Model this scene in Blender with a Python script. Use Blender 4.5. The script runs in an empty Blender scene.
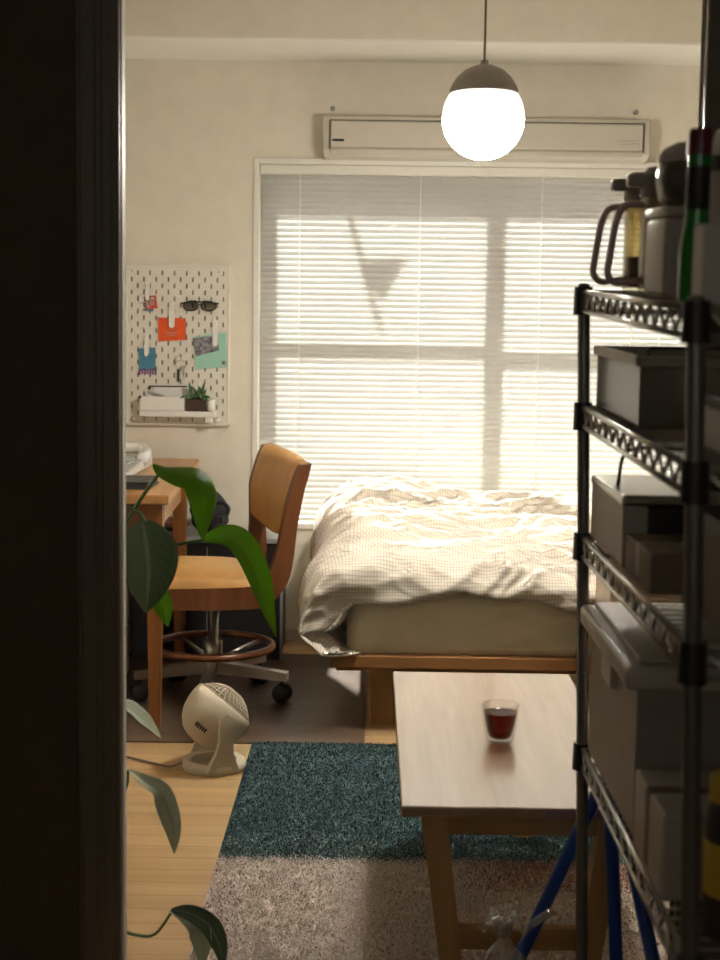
import bpy, bmesh, math, random
import numpy as np
from mathutils import Vector, Matrix
random.seed(7); rng = np.random.default_rng(7)
S = bpy.context.scene; COL = S.collection
PI = math.pi

# ------------------------------------------------------------------ materials
def N(nt, t, **kw):
    n = nt.nodes.new(t)
    for k, v in kw.items(): setattr(n, k, v)
    return n
def base_mat(name):
    m = bpy.data.materials.new(name); m.use_nodes = True
    nt = m.node_tree; p = nt.nodes['Principled BSDF']
    return m, nt, p
def mat(name, c, rough=.5, metal=0, var=.06, scale=30, bump=0, bscale=120, spec=.5, coat=0):
    m, nt, p = base_mat(name); L = nt.links.new
    p.inputs['Roughness'].default_value = rough; p.inputs['Metallic'].default_value = metal
    p.inputs['Specular IOR Level'].default_value = spec; p.inputs['Coat Weight'].default_value = coat
    tc = N(nt, 'ShaderNodeTexCoord'); no = N(nt, 'ShaderNodeTexNoise'); no.inputs['Scale'].default_value = scale
    no.inputs['Detail'].default_value = 4
    L(tc.outputs['Object'], no.inputs['Vector'])
    r = N(nt, 'ShaderNodeValToRGB'); L(no.outputs['Fac'], r.inputs['Fac'])
    r.color_ramp.elements[0].position = .3; r.color_ramp.elements[1].position = .7
    r.color_ramp.elements[0].color = tuple(max(0, x*(1-var)) for x in c)+(1,)
    r.color_ramp.elements[1].color = tuple(min(1, x*(1+var)) for x in c)+(1,)
    L(r.outputs['Color'], p.inputs['Base Color'])
    if bump:
        n2 = N(nt, 'ShaderNodeTexNoise'); n2.inputs['Scale'].default_value = bscale; n2.inputs['Detail'].default_value = 3
        L(tc.outputs['Object'], n2.inputs['Vector'])
        b = N(nt, 'ShaderNodeBump'); b.inputs['Strength'].default_value = bump; b.inputs['Distance'].default_value = .004
        L(n2.outputs['Fac'], b.inputs['Height']); L(b.outputs['Normal'], p.inputs['Normal'])
    return m
def wood(name, dark, light, axis=0, rough=.4, grain=1.0, coat=0, planks=None, spec=.5):
    m, nt, p = base_mat(name); L = nt.links.new
    p.inputs['Roughness'].default_value = rough; p.inputs['Coat Weight'].default_value = coat
    p.inputs['Specular IOR Level'].default_value = spec
    p.inputs['Coat Roughness'].default_value = .2
    tc = N(nt, 'ShaderNodeTexCoord'); mp = N(nt, 'ShaderNodeMapping')
    sc = [40*grain]*3; sc[axis] = 2.0*grain
    mp.inputs['Scale'].default_value = sc; L(tc.outputs['Object'], mp.inputs['Vector'])
    no = N(nt, 'ShaderNodeTexNoise'); no.inputs['Scale'].default_value = 1; no.inputs['Detail'].default_value = 6; no.inputs['Distortion'].default_value = .6
    L(mp.outputs['Vector'], no.inputs['Vector'])
    r = N(nt, 'ShaderNodeValToRGB'); r.color_ramp.elements[0].position = .3; r.color_ramp.elements[1].position = .72
    r.color_ramp.elements[0].color = dark+(1,); r.color_ramp.elements[1].color = light+(1,)
    L(no.outputs['Fac'], r.inputs['Fac']); out = r.outputs['Color']
    if planks:                                   # (plank width along the other axis, plank length along the axis)
        w, ln = planks
        br = N(nt, 'ShaderNodeTexBrick'); br.inputs['Scale'].default_value = 1
        br.inputs['Brick Width'].default_value = ln; br.inputs['Row Height'].default_value = w
        br.inputs['Mortar Size'].default_value = .0022; br.inputs['Mortar Smooth'].default_value = .1; br.inputs['Bias'].default_value = 0
        br.inputs['Color1'].default_value = (.86, .86, .86, 1); br.inputs['Color2'].default_value = (1.08, 1.06, 1.03, 1)
        br.inputs['Mortar'].default_value = (.72, .68, .62, 1)
        L(tc.outputs['Object'], br.inputs['Vector'])
        mx = N(nt, 'ShaderNodeMix', data_type='RGBA', blend_type='MULTIPLY'); mx.inputs[0].default_value = 1
        L(out, mx.inputs[6]); L(br.outputs['Color'], mx.inputs[7]); out = mx.outputs[2]
    L(out, p.inputs['Base Color'])
    return m
def glassy(name, tint=(1, 1, 1), refl=.1, rough=.02, body=0, bodycol=(.8, .8, .8)):
    """thin see-through sheet: transparent + fresnel gloss (+ a share of milky body)"""
    m = bpy.data.materials.new(name); m.use_nodes = True; nt = m.node_tree; nt.nodes.clear(); L = nt.links.new
    o = N(nt, 'ShaderNodeOutputMaterial'); t = N(nt, 'ShaderNodeBsdfTransparent'); t.inputs[0].default_value = tint+(1,)
    g = N(nt, 'ShaderNodeBsdfGlossy'); g.inputs['Roughness'].default_value = rough
    lw = N(nt, 'ShaderNodeLayerWeight'); lw.inputs['Blend'].default_value = .35
    ma = N(nt, 'ShaderNodeMath', operation='MULTIPLY_ADD'); ma.inputs[1].default_value = .75; ma.inputs[2].default_value = refl*.4
    L(lw.outputs['Facing'], ma.inputs[0]); 
    pw = N(nt, 'ShaderNodeMath', operation='POWER'); pw.inputs[1].default_value = 1.6; L(ma.outputs[0], pw.inputs[0])
    mx = N(nt, 'ShaderNodeMixShader'); L(pw.outputs[0], mx.inputs[0])
    first = t.outputs[0]
    if body:
        d = N(nt, 'ShaderNodeBsdfDiffuse'); d.inputs[0].default_value = bodycol+(1,)
        tr = N(nt, 'ShaderNodeBsdfTranslucent'); tr.inputs[0].default_value = bodycol+(1,)
        a = N(nt, 'ShaderNodeMixShader'); a.inputs[0].default_value = .4; L(d.outputs[0], a.inputs[1]); L(tr.outputs[0], a.inputs[2])
        b = N(nt, 'ShaderNodeMixShader'); b.inputs[0].default_value = body; L(t.outputs[0], b.inputs[1]); L(a.outputs[0], b.inputs[2]); first = b.outputs[0]
    L(first, mx.inputs[1]); L(g.outputs[0], mx.inputs[2]); L(mx.outputs[0], o.inputs[0])
    return m
def thin(name, c, tcol, fac=.5, rough=.5, gloss=0.0):
    """sheet that lets light through: diffuse/gloss in front, translucent behind"""
    m, nt, p = base_mat(name); L = nt.links.new
    p.inputs['Base Color'].default_value = c+(1,); p.inputs['Roughness'].default_value = rough; p.inputs['Specular IOR Level'].default_value = gloss
    tr = N(nt, 'ShaderNodeBsdfTranslucent'); tr.inputs[0].default_value = tcol+(1,)
    mx = N(nt, 'ShaderNodeMixShader'); mx.inputs[0].default_value = fac
    o = nt.nodes['Material Output']; L(p.outputs[0], mx.inputs[1]); L(tr.outputs[0], mx.inputs[2]); L(mx.outputs[0], o.inputs[0])
    return m

M = {}
M['wall'] = mat('wallpaper', (.80, .745, .64), .9, var=.03, scale=14, bump=.25, bscale=160)
M['ceil'] = mat('ceiling_paper', (.80, .76, .68), .9, var=.02, bump=.2, bscale=160)
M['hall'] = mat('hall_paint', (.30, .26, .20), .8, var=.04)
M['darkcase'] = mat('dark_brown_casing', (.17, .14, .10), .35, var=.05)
M['hallshade'] = mat('hall_wall_shade', (.11, .085, .055), .9, var=.05, spec=.05)
M['casing'] = mat('casing_paint', (.55, .50, .43), .35, var=.03)
M['white'] = mat('white_paint', (.82, .80, .74), .4, var=.02)
M['floor'] = wood('floor_planks', (.50, .315, .145), (.63, .43, .225), 0, .38, .35, planks=(.075, 1.8))
M['mat'] = wood('mat_woodgrain', (.085, .052, .035), (.135, .085, .056), 0, .36, .6, planks=(.075, .9))
M['oak'] = wood('table_oak', (.38, .20, .085), (.50, .29, .14), 1, .30, 1.2, spec=.8, coat=1)
M['oak'].node_tree.nodes['Principled BSDF'].inputs['Coat IOR'].default_value = 2.35; M['oak'].node_tree.nodes['Principled BSDF'].inputs['Coat Roughness'].default_value = .17
M['oak_leg'] = wood('table_leg_oak', (.54, .31, .12), (.66, .41, .17), 2, .4, 1)
M['oak_x'] = wood('table_apron_oak', (.48, .26, .095), (.60, .35, .14), 0, .4, 1)
M['bedwood'] = wood('bed_wood', (.24, .11, .035), (.34, .165, .055), 0, .45, 1)
M['bedleg'] = wood('bed_leg_wood', (.30, .15, .05), (.40, .21, .08), 2, .45, 1)
M['desk'] = wood('desk_wood', (.46, .22, .07), (.60, .32, .12), 1, .33, 1)
M['deskleg'] = wood('desk_leg_wood', (.20, .075, .018), (.27, .105, .028), 2, .4, 1)
M['chairwood'] = wood('chair_bentwood', (.13, .045, .016), (.20, .075, .028), 2, .3, .8)
M['leather'] = mat('tan_leather', (.56, .30, .10), .42, var=.08, scale=18, bump=.15, bscale=300)
M['chrome'] = mat('brushed_steel', (.62, .60, .57), .3, 1, .05)
M['rackpost'] = mat('rack_post_metal', (.20, .19, .18), .38, .7, .06)
M['rackmetal'] = mat('rack_chrome', (.46, .45, .43), .3, .85, .06)
M['black'] = mat('black_plastic', (.014, .014, .015), .45, var=.1)
M['blackmat'] = mat('black_fabric', (.012, .012, .014), .8, var=.2, bump=.4)
M['rubber'] = mat('caster_rubber', (.02, .02, .02), .5)
M['greytop'] = mat('grey_laminate', (.36, .36, .37), .3, var=.05)
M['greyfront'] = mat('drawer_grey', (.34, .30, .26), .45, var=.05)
M['cream'] = mat('cream_plastic', (.80, .71, .56), .42, var=.02)
M['creamdark'] = mat('grille_cream', (.62, .54, .41), .5, var=.03)
M['sheet'] = mat('cream_sheet', (.87, .75, .55), .85, var=.03, scale=9)
M['acbody'] = mat('air_con_plastic', (.60, .56, .48), .4, var=.02)
M['acdark'] = mat('air_con_gap', (.10, .09, .07), .6)
M['slat'] = thin('blind_slat', (.56, .55, .52), (.84, .83, .80), .048, .45, .3)
M['rail'] = mat('blind_rail', (.80, .78, .70), .4, var=.02)
M['cord'] = mat('blind_cord', (.86, .85, .8), .7)
M['pane'] = glassy('window_glass', (.97, .98, .97), .05)
M['alu'] = mat('window_aluminium', (.32, .31, .29), .45, .5, .05)
M['capgrey'] = mat('lamp_cap', (.40, .37, .33), .55, var=.03)
M['peg'] = mat('pegboard_white', (.80, .76, .67), .45, var=.02)
M['clip'] = mat('clip_white', (.86, .84, .80), .35, var=.02)
M['orange'] = mat('orange_card', (.80, .10, .015), .6, var=.05)
M['mint'] = mat('mint_card', (.36, .66, .55), .6, var=.03)
M['photo'] = mat('grey_print', (.22, .21, .24), .5, var=.9, scale=70)
M['blue'] = mat('blue_tag', (.07, .24, .38), .6, var=.06)
M['purple'] = mat('purple_fringe', (.22, .07, .28), .7)
M['red'] = mat('red_charm', (.70, .09, .05), .5, var=.2)
M['paper'] = mat('paper', (.78, .76, .72), .8, var=.03)
M['paperg'] = mat('grey_paper', (.34, .35, .34), .7, var=.2, scale=40)
M['lens'] = glassy('smoked_lens', (.35, .33, .30), .1)
M['brown'] = mat('dark_brown_pot', (.055, .028, .02), .4)
M['soil'] = mat('soil', (.05, .033, .022), .9, var=.4, scale=90, bump=.6)
M['succ'] = mat('succulent_green', (.07, .14, .06), .45, var=.25)
M['kbd'] = mat('white_device', (.82, .81, .78), .4, var=.02)
M['key'] = mat('grey_keys', (.55, .55, .54), .5)
M['slate'] = mat('dark_slate_cover', (.035, .04, .05), .5)
M['pink'] = mat('pink_cover', (.55, .28, .24), .6)
M['pinkwood'] = wood('side_cabinet_wood', (.56, .43, .31), (.68, .54, .40), 2, .35, .8)
M['pinktop'] = mat('side_cabinet_top', (.62, .52, .47), .3, var=.04)
M['bin'] = mat('grey_bin_plastic', (.46, .43, .38), .45, var=.04)
M['milky'] = glassy('milky_bin_plastic', (.55, .52, .47), .08, .2, .55, (.34, .31, .27))
M['boxgrey'] = mat('storage_box_grey', (.33, .29, .24), .5, var=.05)
M['lidgrey'] = mat('storage_lid_grey', (.58, .53, .46), .4, var=.04)
M['boxbrown'] = mat('brown_carton', (.20, .145, .10), .7, var=.08)
M['darkbox'] = mat('dark_carton', (.05, .035, .027), .6, var=.1)
M['jugglass'] = glassy('jug_glass', (.93, .90, .80), .1, .03, .12, (.8, .75, .6))
M['amber'] = glassy('amber_tea', (.96, .88, .66), .03, .1, .1, (.8, .6, .3))
M['barley'] = mat('pale_grain', (.68, .50, .24), .6, var=.2, scale=200)
M['dtea'] = mat('dark_tea_leaves', (.06, .035, .025), .6, var=.3, scale=200)
M['handle'] = mat('mauve_handle', (.58, .42, .40), .4)
M['juglid'] = mat('grey_jug_lid', (.34, .29, .26), .45)
M['canister'] = mat('taupe_canister', (.52, .47, .41), .45, var=.03)
M['jarglass'] = glassy('jar_glass', (.62, .60, .56), .14, .06, .45, (.32, .30, .26))
M['bottle'] = mat('green_bottle', (.02, .22, .03), .15, spec=.7)
M['blabel'] = mat('black_bottle_label', (.01, .01, .01), .5)
M['foil'] = mat('dark_red_foil', (.10, .01, .015), .35)
M['tub'] = mat('pale_tub', (.48, .45, .41), .5)
M['yellow'] = mat('yellow_cap', (.62, .42, .03), .5)
M['bluemetal'] = mat('blue_enamel', (.012, .07, .36), .3, var=.05)
M['leafdark'] = None
M['stem'] = mat('green_stem', (.07, .15, .04), .5, var=.1)
M['potwhite'] = mat('clay_pot', (.50, .40, .32), .7, var=.05)
M['bag'] = glassy('clear_plastic', (.9, .9, .9), .25, .12, .18, (.85, .82, .78))
M['tglass'] = glassy('tea_glass', (.97, .96, .95), .08, .01)
M['pennant'] = mat('grey_cloth', (.25, .25, .25), .8)
M['ext'] = mat('balcony_render', (.70, .69, .66), .9, bump=.3)

m, nt, p = base_mat('black_tea'); p.inputs['Base Color'].default_value = (.10, .006, .003, 1); p.inputs['Roughness'].default_value = .02
p.inputs['Transmission Weight'].default_value = .85; p.inputs['IOR'].default_value = 1.2; M['tea'] = m
m = bpy.data.materials.new('lamp_glow'); m.use_nodes = True; nt = m.node_tree; nt.nodes.clear()
o = N(nt, 'ShaderNodeOutputMaterial'); e = N(nt, 'ShaderNodeEmission'); e.inputs[0].default_value = (1, .925, .81, 1); 
tc = N(nt, 'ShaderNodeTexCoord'); sx_ = N(nt, 'ShaderNodeSeparateXYZ'); nt.links.new(tc.outputs['Object'], sx_.inputs[0])
mr = N(nt, 'ShaderNodeMapRange'); mr.interpolation_type = 'SMOOTHSTEP'; mr.inputs[1].default_value = -.665; mr.inputs[2].default_value = -.78; mr.inputs[3].default_value = 1.4; mr.inputs[4].default_value = 275
nt.links.new(sx_.outputs[2], mr.inputs[0]); nt.links.new(mr.outputs[0], e.inputs[1])
nt.links.new(e.outputs[0], o.inputs[0]); M['glow'] = m

def leafmat(name, c, back, fac, vein):
    m, nt, p = base_mat(name); L = nt.links.new
    uv = N(nt, 'ShaderNodeUVMap'); uv.uv_map = 'UVMap'; sp = N(nt, 'ShaderNodeSeparateXYZ'); L(uv.outputs[0], sp.inputs[0])
    a = N(nt, 'ShaderNodeMath', operation='SUBTRACT'); a.inputs[1].default_value = .5; L(sp.outputs[0], a.inputs[0])
    b = N(nt, 'ShaderNodeMath', operation='ABSOLUTE'); L(a.outputs[0], b.inputs[0])
    lt = N(nt, 'ShaderNodeMapRange'); lt.inputs[1].default_value = .015; lt.inputs[2].default_value = .06; lt.inputs[3].default_value = 1; lt.inputs[4].default_value = 0
    L(b.outputs[0], lt.inputs[0])
    # side veins sweeping forward from the midrib
    c1 = N(nt, 'ShaderNodeMath', operation='MULTIPLY_ADD'); c1.inputs[1].default_value = -.55; L(b.outputs[0], c1.inputs[0]); L(sp.outputs[1], c1.inputs[2])
    c2 = N(nt, 'ShaderNodeMath', operation='MULTIPLY'); c2.inputs[1].default_value = 60; L(c1.outputs[0], c2.inputs[0])
    c3 = N(nt, 'ShaderNodeMath', operation='SINE'); L(c2.outputs[0], c3.inputs[0])
    c4 = N(nt, 'ShaderNodeMapRange'); c4.inputs[1].default_value = .8; c4.inputs[2].default_value = 1; c4.inputs[4].default_value = .3; L(c3.outputs[0], c4.inputs[0])
    mxv = N(nt, 'ShaderNodeMath', operation='MAXIMUM'); L(lt.outputs[0], mxv.inputs[0]); L(c4.outputs[0], mxv.inputs[1])
    mx = N(nt, 'ShaderNodeMix', data_type='RGBA'); L(mxv.outputs[0], mx.inputs[0]); mx.inputs[6].default_value = c+(1,); mx.inputs[7].default_value = vein+(1,)
    L(mx.outputs[2], p.inputs['Base Color']); p.inputs['Roughness'].default_value = .32
    bp = N(nt, 'ShaderNodeBump'); bp.inputs['Strength'].default_value = .35; bp.inputs['Distance'].default_value = .003; bp.invert = True
    L(mxv.outputs[0], bp.inputs['Height']); L(bp.outputs[0], p.inputs['Normal'])
    tr = N(nt, 'ShaderNodeBsdfTranslucent'); tr.inputs[0].default_value = back+(1,)
    ms = N(nt, 'ShaderNodeMixShader'); ms.inputs[0].default_value = fac
    o = nt.nodes['Material Output']; L(p.outputs[0], ms.inputs[1]); L(tr.outputs[0], ms.inputs[2]); L(ms.outputs[0], o.inputs[0])
    return m
M['leafdark'] = leafmat('glossy_leaf', (.075, .125, .065), (.10, .28, .03), .15, (.22, .29, .19))
M['leafthin'] = leafmat('young_leaf', (.07, .17, .02), (.34, .60, .03), .5, (.14, .26, .05))
M['leafsheen'] = leafmat('leaf_window_sheen', (.60, .68, .56), (.22, .36, .10), .2, (.50, .58, .46))  # pale base colour stands in for the window's sheen on the lower leaves

def duvetmat():
    m, nt, p = base_mat('checked_cotton'); L = nt.links.new
    uv = N(nt, 'ShaderNodeUVMap'); uv.uv_map = 'UVMap'; sp = N(nt, 'ShaderNodeSeparateXYZ'); L(uv.outputs[0], sp.inputs[0])
    ms = []
    for i in (0, 1):
        d = N(nt, 'ShaderNodeMath', operation='DIVIDE'); d.inputs[1].default_value = .0092; L(sp.outputs[i], d.inputs[0])
        f = N(nt, 'ShaderNodeMath', operation='FRACT'); L(d.outputs[0], f.inputs[0])
        l = N(nt, 'ShaderNodeMath', operation='LESS_THAN'); l.inputs[1].default_value = .17; L(f.outputs[0], l.inputs[0]); ms.append(l)
    x = N(nt, 'ShaderNodeMath', operation='MAXIMUM'); L(ms[0].outputs[0], x.inputs[0]); L(ms[1].outputs[0], x.inputs[1])
    mx = N(nt, 'ShaderNodeMix', data_type='RGBA'); L(x.outputs[0], mx.inputs[0]); mx.inputs[6].default_value = (.76, .71, .62, 1); mx.inputs[7].default_value = (.50, .41, .32, 1)
    L(mx.outputs[2], p.inputs['Base Color']); p.inputs['Roughness'].default_value = .85; p.inputs['Specular IOR Level'].default_value = .2
    return m
M['duvet'] = duvetmat()
def pilemat():
    m, nt, p = base_mat('shag_pile'); at = N(nt, 'ShaderNodeVertexColor'); at.layer_name = 'tone'
    nt.links.new(at.outputs[0], p.inputs['Base Color']); p.inputs['Roughness'].default_value = .9; p.inputs['Specular IOR Level'].default_value = .15
    tr = N(nt, 'ShaderNodeBsdfTranslucent'); nt.links.new(at.outputs[0], tr.inputs[0]); mx = N(nt, 'ShaderNodeMixShader'); mx.inputs[0].default_value = .4
    o = nt.nodes['Material Output']; nt.links.new(p.outputs[0], mx.inputs[1]); nt.links.new(tr.outputs[0], mx.inputs[2]); nt.links.new(mx.outputs[0], o.inputs[0])
    return m
M['pile'] = pilemat()

# ------------------------------------------------------------------ mesh helpers
def box(bm, x0, x1, y0, y1, z0, z1, bev=0, seg=2, rot=None, piv=None):
    r = bmesh.ops.create_cube(bm, size=1); vs = r['verts']
    for v in vs: v.co = Vector(((x0+x1)/2+v.co.x*(x1-x0), (y0+y1)/2+v.co.y*(y1-y0), (z0+z1)/2+v.co.z*(z1-z0)))
    es = list({e for v in vs for e in v.link_edges}); fs = {f for v in vs for f in v.link_faces}
    allv = set(vs)
    if bev:
        r = bmesh.ops.bevel(bm, geom=es, offset=bev, segments=seg, affect='EDGES', profile=.5)
        allv |= set(r['verts']); allv = {v for v in allv if v.is_valid}
        for f in r['faces']: allv |= set(f.verts)
    if rot is not None:
        piv = Vector(piv if piv else ((x0+x1)/2, (y0+y1)/2, (z0+z1)/2))
        for v in allv: v.co = rot @ (v.co-piv)+piv
    return bm
def tube(bm, pts, r, n=10, cap=True, closed=False):
    P = [Vector(p) for p in pts]; k = len(P); rs = r if isinstance(r, (list, tuple)) else [r]*k
    rings = []; up = None
    for i in range(k):
        if closed: t = P[(i+1) % k]-P[i-1]
        else: t = P[min(i+1, k-1)]-P[max(i-1, 0)]
        t.normalize()
        if up is None: up = t.orthogonal().normalized()
        else:
            up = up-t*up.dot(t); up.normalize()
        b = t.cross(up)
        rings.append([bm.verts.new(P[i]+(up*math.cos(2*PI*j/n)+b*math.sin(2*PI*j/n))*rs[i]) for j in range(n)])
    rng_ = range(k if closed else k-1)
    for i in rng_:
        a, b = rings[i], rings[(i+1) % k]
        if closed and i == k-1:      # match seam
            off = min(range(n), key=lambda o: (a[0].co-b[o].co).length); b = b[off:]+b[:off]
        for j in range(n): f = bm.faces.new((a[j], a[(j+1) % n], b[(j+1) % n], b[j])); f.smooth = True
    if cap and not closed:
        bm.faces.new(rings[0][::-1]); bm.faces.new(rings[-1])
    return bm
def lathe(bm, prof, n=32, center=(0, 0, 0), axis=(0, 0, 1), smooth=True):
    A = Vector(axis).normalized(); C = Vector(center); u = A.orthogonal().normalized(); w = A.cross(u); rings = []
    for r, z in prof:
        if r < 1e-6: rings.append([bm.verts.new(C+A*z)])
        else: rings.append([bm.verts.new(C+A*z+(u*math.cos(2*PI*j/n)+w*math.sin(2*PI*j/n))*r) for j in range(n)])
    for a, b in zip(rings, rings[1:]):
        for j in range(n):
            k = (j+1) % n
            if len(a) == 1 and len(b) == 1: continue
            if len(a) == 1: f = bm.faces.new((a[0], b[k], b[j]))
            elif len(b) == 1: f = bm.faces.new((a[j], a[k], b[0]))
            else: f = bm.faces.new((a[j], a[k], b[k], b[j]))
            f.smooth = smooth
    return bm
def prism(bm, pts, d, bev=0):
    """closed polygon (3D points) extruded by vector d"""
    d = Vector(d); a = [bm.verts.new(Vector(p)) for p in pts]; b = [bm.verts.new(Vector(p)+d) for p in pts]; k = len(a)
    bm.faces.new(a[::-1]); bm.faces.new(b); 
    for i in range(k): bm.faces.new((a[i], a[(i+1) % k], b[(i+1) % k], b[i]))
    if bev:
        es = [e for v in a+b for e in v.link_edges if (e.verts[0] in a) == (e.verts[1] in a)]
        bmesh.ops.bevel(bm, geom=list(set(es)), offset=bev, segments=2, affect='EDGES')
    return bm
def bridge(bm, A, B, smooth=True):
    a = [bm.verts.new(Vector(p)) for p in A]; b = [bm.verts.new(Vector(p)) for p in B]
    for i in range(len(a)-1):
        f = bm.faces.new((a[i], a[i+1], b[i+1], b[i])); f.smooth = smooth
def root_loc(o):
    v = Vector((0, 0, 0))
    while o: v += o.location; o = o.parent
    return v
def obj(name, bm, m, parent=None, smooth=None, base=None):
    bmesh.ops.recalc_face_normals(bm, faces=bm.faces)
    me = bpy.data.meshes.new(name); 
    off = root_loc(parent) if parent else Vector(base or (0, 0, 0))
    bmesh.ops.translate(bm, verts=bm.verts, vec=-off)
    bm.to_mesh(me); bm.free()
    if smooth is not None:
        me.shade_smooth() if smooth == 'all' else me.set_sharp_from_angle(angle=math.radians(smooth))
        if smooth != 'all':
            for p_ in me.polygons: p_.use_smooth = True
            me.set_sharp_from_angle(angle=math.radians(smooth))
    me.materials.append(m); o = bpy.data.objects.new(name, me); COL.objects.link(o)
    if parent: o.parent = parent
    else: o.location = off
    return o
def B(): return bmesh.new()
def thing(name, label, cat, loc, group=None):
    o = bpy.data.objects.new(name, None); COL.objects.link(o); o.location = loc; o.empty_display_size = .05
    o['label'] = label; o['category'] = cat
    if group: o['group'] = group
    return o
def tag(o, label, cat, group=None):
    o['label'] = label; o['category'] = cat
    if group: o['group'] = group
    return o
def struct(name, bm, m, parent=None, smooth=None):
    o = obj(name, bm, m, parent, smooth)
    if not parent: o['kind'] = 'structure'
    return o
def arc(c, r, a0, a1, n, u, w):
    c, u, w = Vector(c), Vector(u), Vector(w)
    return [c+u*(r*math.cos(a0+(a1-a0)*i/n))+w*(r*math.sin(a0+(a1-a0)*i/n)) for i in range(n+1)]
def fillet(pts, r, n=5):
    P = [Vector(p) for p in pts]; out = [P[0]]
    for i in range(1, len(P)-1):
        a = (P[i-1]-P[i]); b = (P[i+1]-P[i]); q = min(r, a.length*.45, b.length*.45)
        s, e = P[i]+a.normalized()*q, P[i]+b.normalized()*q
        for k in range(n+1):
            t = k/n; out.append(s*(1-t)**2+P[i]*2*t*(1-t)+e*t*t)
    out.append(P[-1]); return out

# numpy gradient noise
_perm = rng.permutation(512); _g = rng.random((512, 2))*2-1; _g /= np.linalg.norm(_g, axis=1)[:, None]
def pn(x, y):
    xi = np.floor(x).astype(int); yi = np.floor(y).astype(int); xf = x-xi; yf = y-yi
    u = xf**3*(xf*(xf*6-15)+10); v = yf**3*(yf*(yf*6-15)+10)
    def g(i, j, dx, dy):
        h = _perm[(i+_perm[j % 512]) % 512]; return _g[h, 0]*dx+_g[h, 1]*dy
    a = g(xi, yi, xf, yf); b = g(xi+1, yi, xf-1, yf); c = g(xi, yi+1, xf, yf-1); d = g(xi+1, yi+1, xf-1, yf-1)
    return (a*(1-u)+b*u)*(1-v)+(c*(1-u)+d*u)*v
def grid_mesh(name, P, UV, m, parent=None, base=None, smooth=True):
    nu, nv = P.shape[:2]; off = np.array(root_loc(parent) if parent else (base or (0, 0, 0)))
    V = (P-off).reshape(-1, 3); idx = np.arange(nu*nv).reshape(nu, nv)
    F = np.stack([idx[:-1, :-1], idx[1:, :-1], idx[1:, 1:], idx[:-1, 1:]], -1).reshape(-1, 4)
    me = bpy.data.meshes.new(name); me.from_pydata(V.tolist(), [], F.tolist())
    uvl = me.uv_layers.new(name='UVMap'); uvl.data.foreach_set('uv', UV.reshape(-1, 2)[F.reshape(-1)].astype(np.float32).reshape(-1))
    if smooth: me.polygons.foreach_set('use_smooth', [True]*len(F))
    me.materials.append(m); me.update()
    o = bpy.data.objects.new(name, me); COL.objects.link(o)
    if parent: o.parent = parent
    else: o.location = off
    return o
def sstep(a, b, x):
    t = np.clip((x-a)/(b-a), 0, 1); return t*t*(3-2*t)

# ------------------------------------------------------------------ the room
WY = 5.62            # face of the window wall
XL, XR = -1.30, 1.95
struct('floor', box(B(), XL-.1, XR+.1, -1.0, 6.0, -.06, 0), M['floor'])
struct('ceiling', box(B(), XL-.1, XR+.1, -1.0, 6.0, 2.47, 2.55), M['ceil'])
b = B(); wx0, wx1, wz0, wz1 = -.458, 1.40, .455, 1.876
box(b, XL-.1, wx0, WY, WY+.20, 0, 2.5); box(b, wx1, XR+.1, WY, WY+.20, 0, 2.5)
box(b, wx0, wx1, WY, WY+.20, 0, wz0); box(b, wx0, wx1, WY, WY+.20, wz1, 2.5)
struct('wall_window', b, M['wall'])
struct('wall_left', box(B(), XL-.1, XL, 2.35, WY, 0, 2.5), M['wall'])
struct('wall_right', box(B(), XR, XR+.1, 2.35, WY, 0, 2.5), M['wall'])
b = B(); box(b, XL-.1, -.408, 2.35, 2.38, 0, 2.5); box(b, .53, XR+.1, 2.35, 2.38, 0, 2.5); box(b, -.408, .53, 2.35, 2.38, 2.22, 2.5)
struct('wall_doorway', b, M['wall'])
b = B(); box(b, -.98, -.90, -.9, 2.35, 0, 2.5); box(b, .76, .84, -.9, 2.35, 0, 2.5); box(b, -.98, -.45, -.98, -.9, 0, 2.5); box(b, .35, .84, -.98, -.9, 0, 2.5); box(b, -.45, .35, -.98, -.9, 0, 1.1); box(b, -.45, .35, -.98, -.9, 2.0, 2.5)  # unseen window opening in the back wall, added to let in fill daylight
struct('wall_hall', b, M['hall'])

M['soffit'] = mat('soffit_white', (.90, .88, .83), .8, var=.01)
struct('trim_1', box(B(), XL, XR, 5.225, WY, 2.252, 2.5, .001), M['wall'])
struct('trim_6', box(B(), XL, XR, 5.226, WY, 2.246, 2.252), M['soffit'])   # white underside of the beam

b = B(); box(b, XL, XR, WY-.008, WY, 0, .055, .003)
box(b, XL, XR, WY-.011, WY, 0, .012, .003); struct('baseboard_window', b, M['casing'])
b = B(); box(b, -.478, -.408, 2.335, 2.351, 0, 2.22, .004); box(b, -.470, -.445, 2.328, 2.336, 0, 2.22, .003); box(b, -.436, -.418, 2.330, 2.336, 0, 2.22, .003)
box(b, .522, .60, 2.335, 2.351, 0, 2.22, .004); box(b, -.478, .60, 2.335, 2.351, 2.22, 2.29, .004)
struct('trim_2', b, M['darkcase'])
b = B(); box(b, -.90, -.478, 2.345, 2.3495, 0, 2.5); box(b, .60, .76, 2.345, 2.3495, 0, 2.5); box(b, .522, .5295, 2.3515, 2.382, 0, 2.22); struct('trim_5', b, M['hallshade'])  # dark skins: hall shade put into the doorway wall's and right reveal's colour
struct('trim_4', box(B(), -.410, -.4055, 2.3515, 2.381, 0, 2.22, .001), M['white'])   # white strip on the left jamb reveal, painting in its window-lit edge

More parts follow.
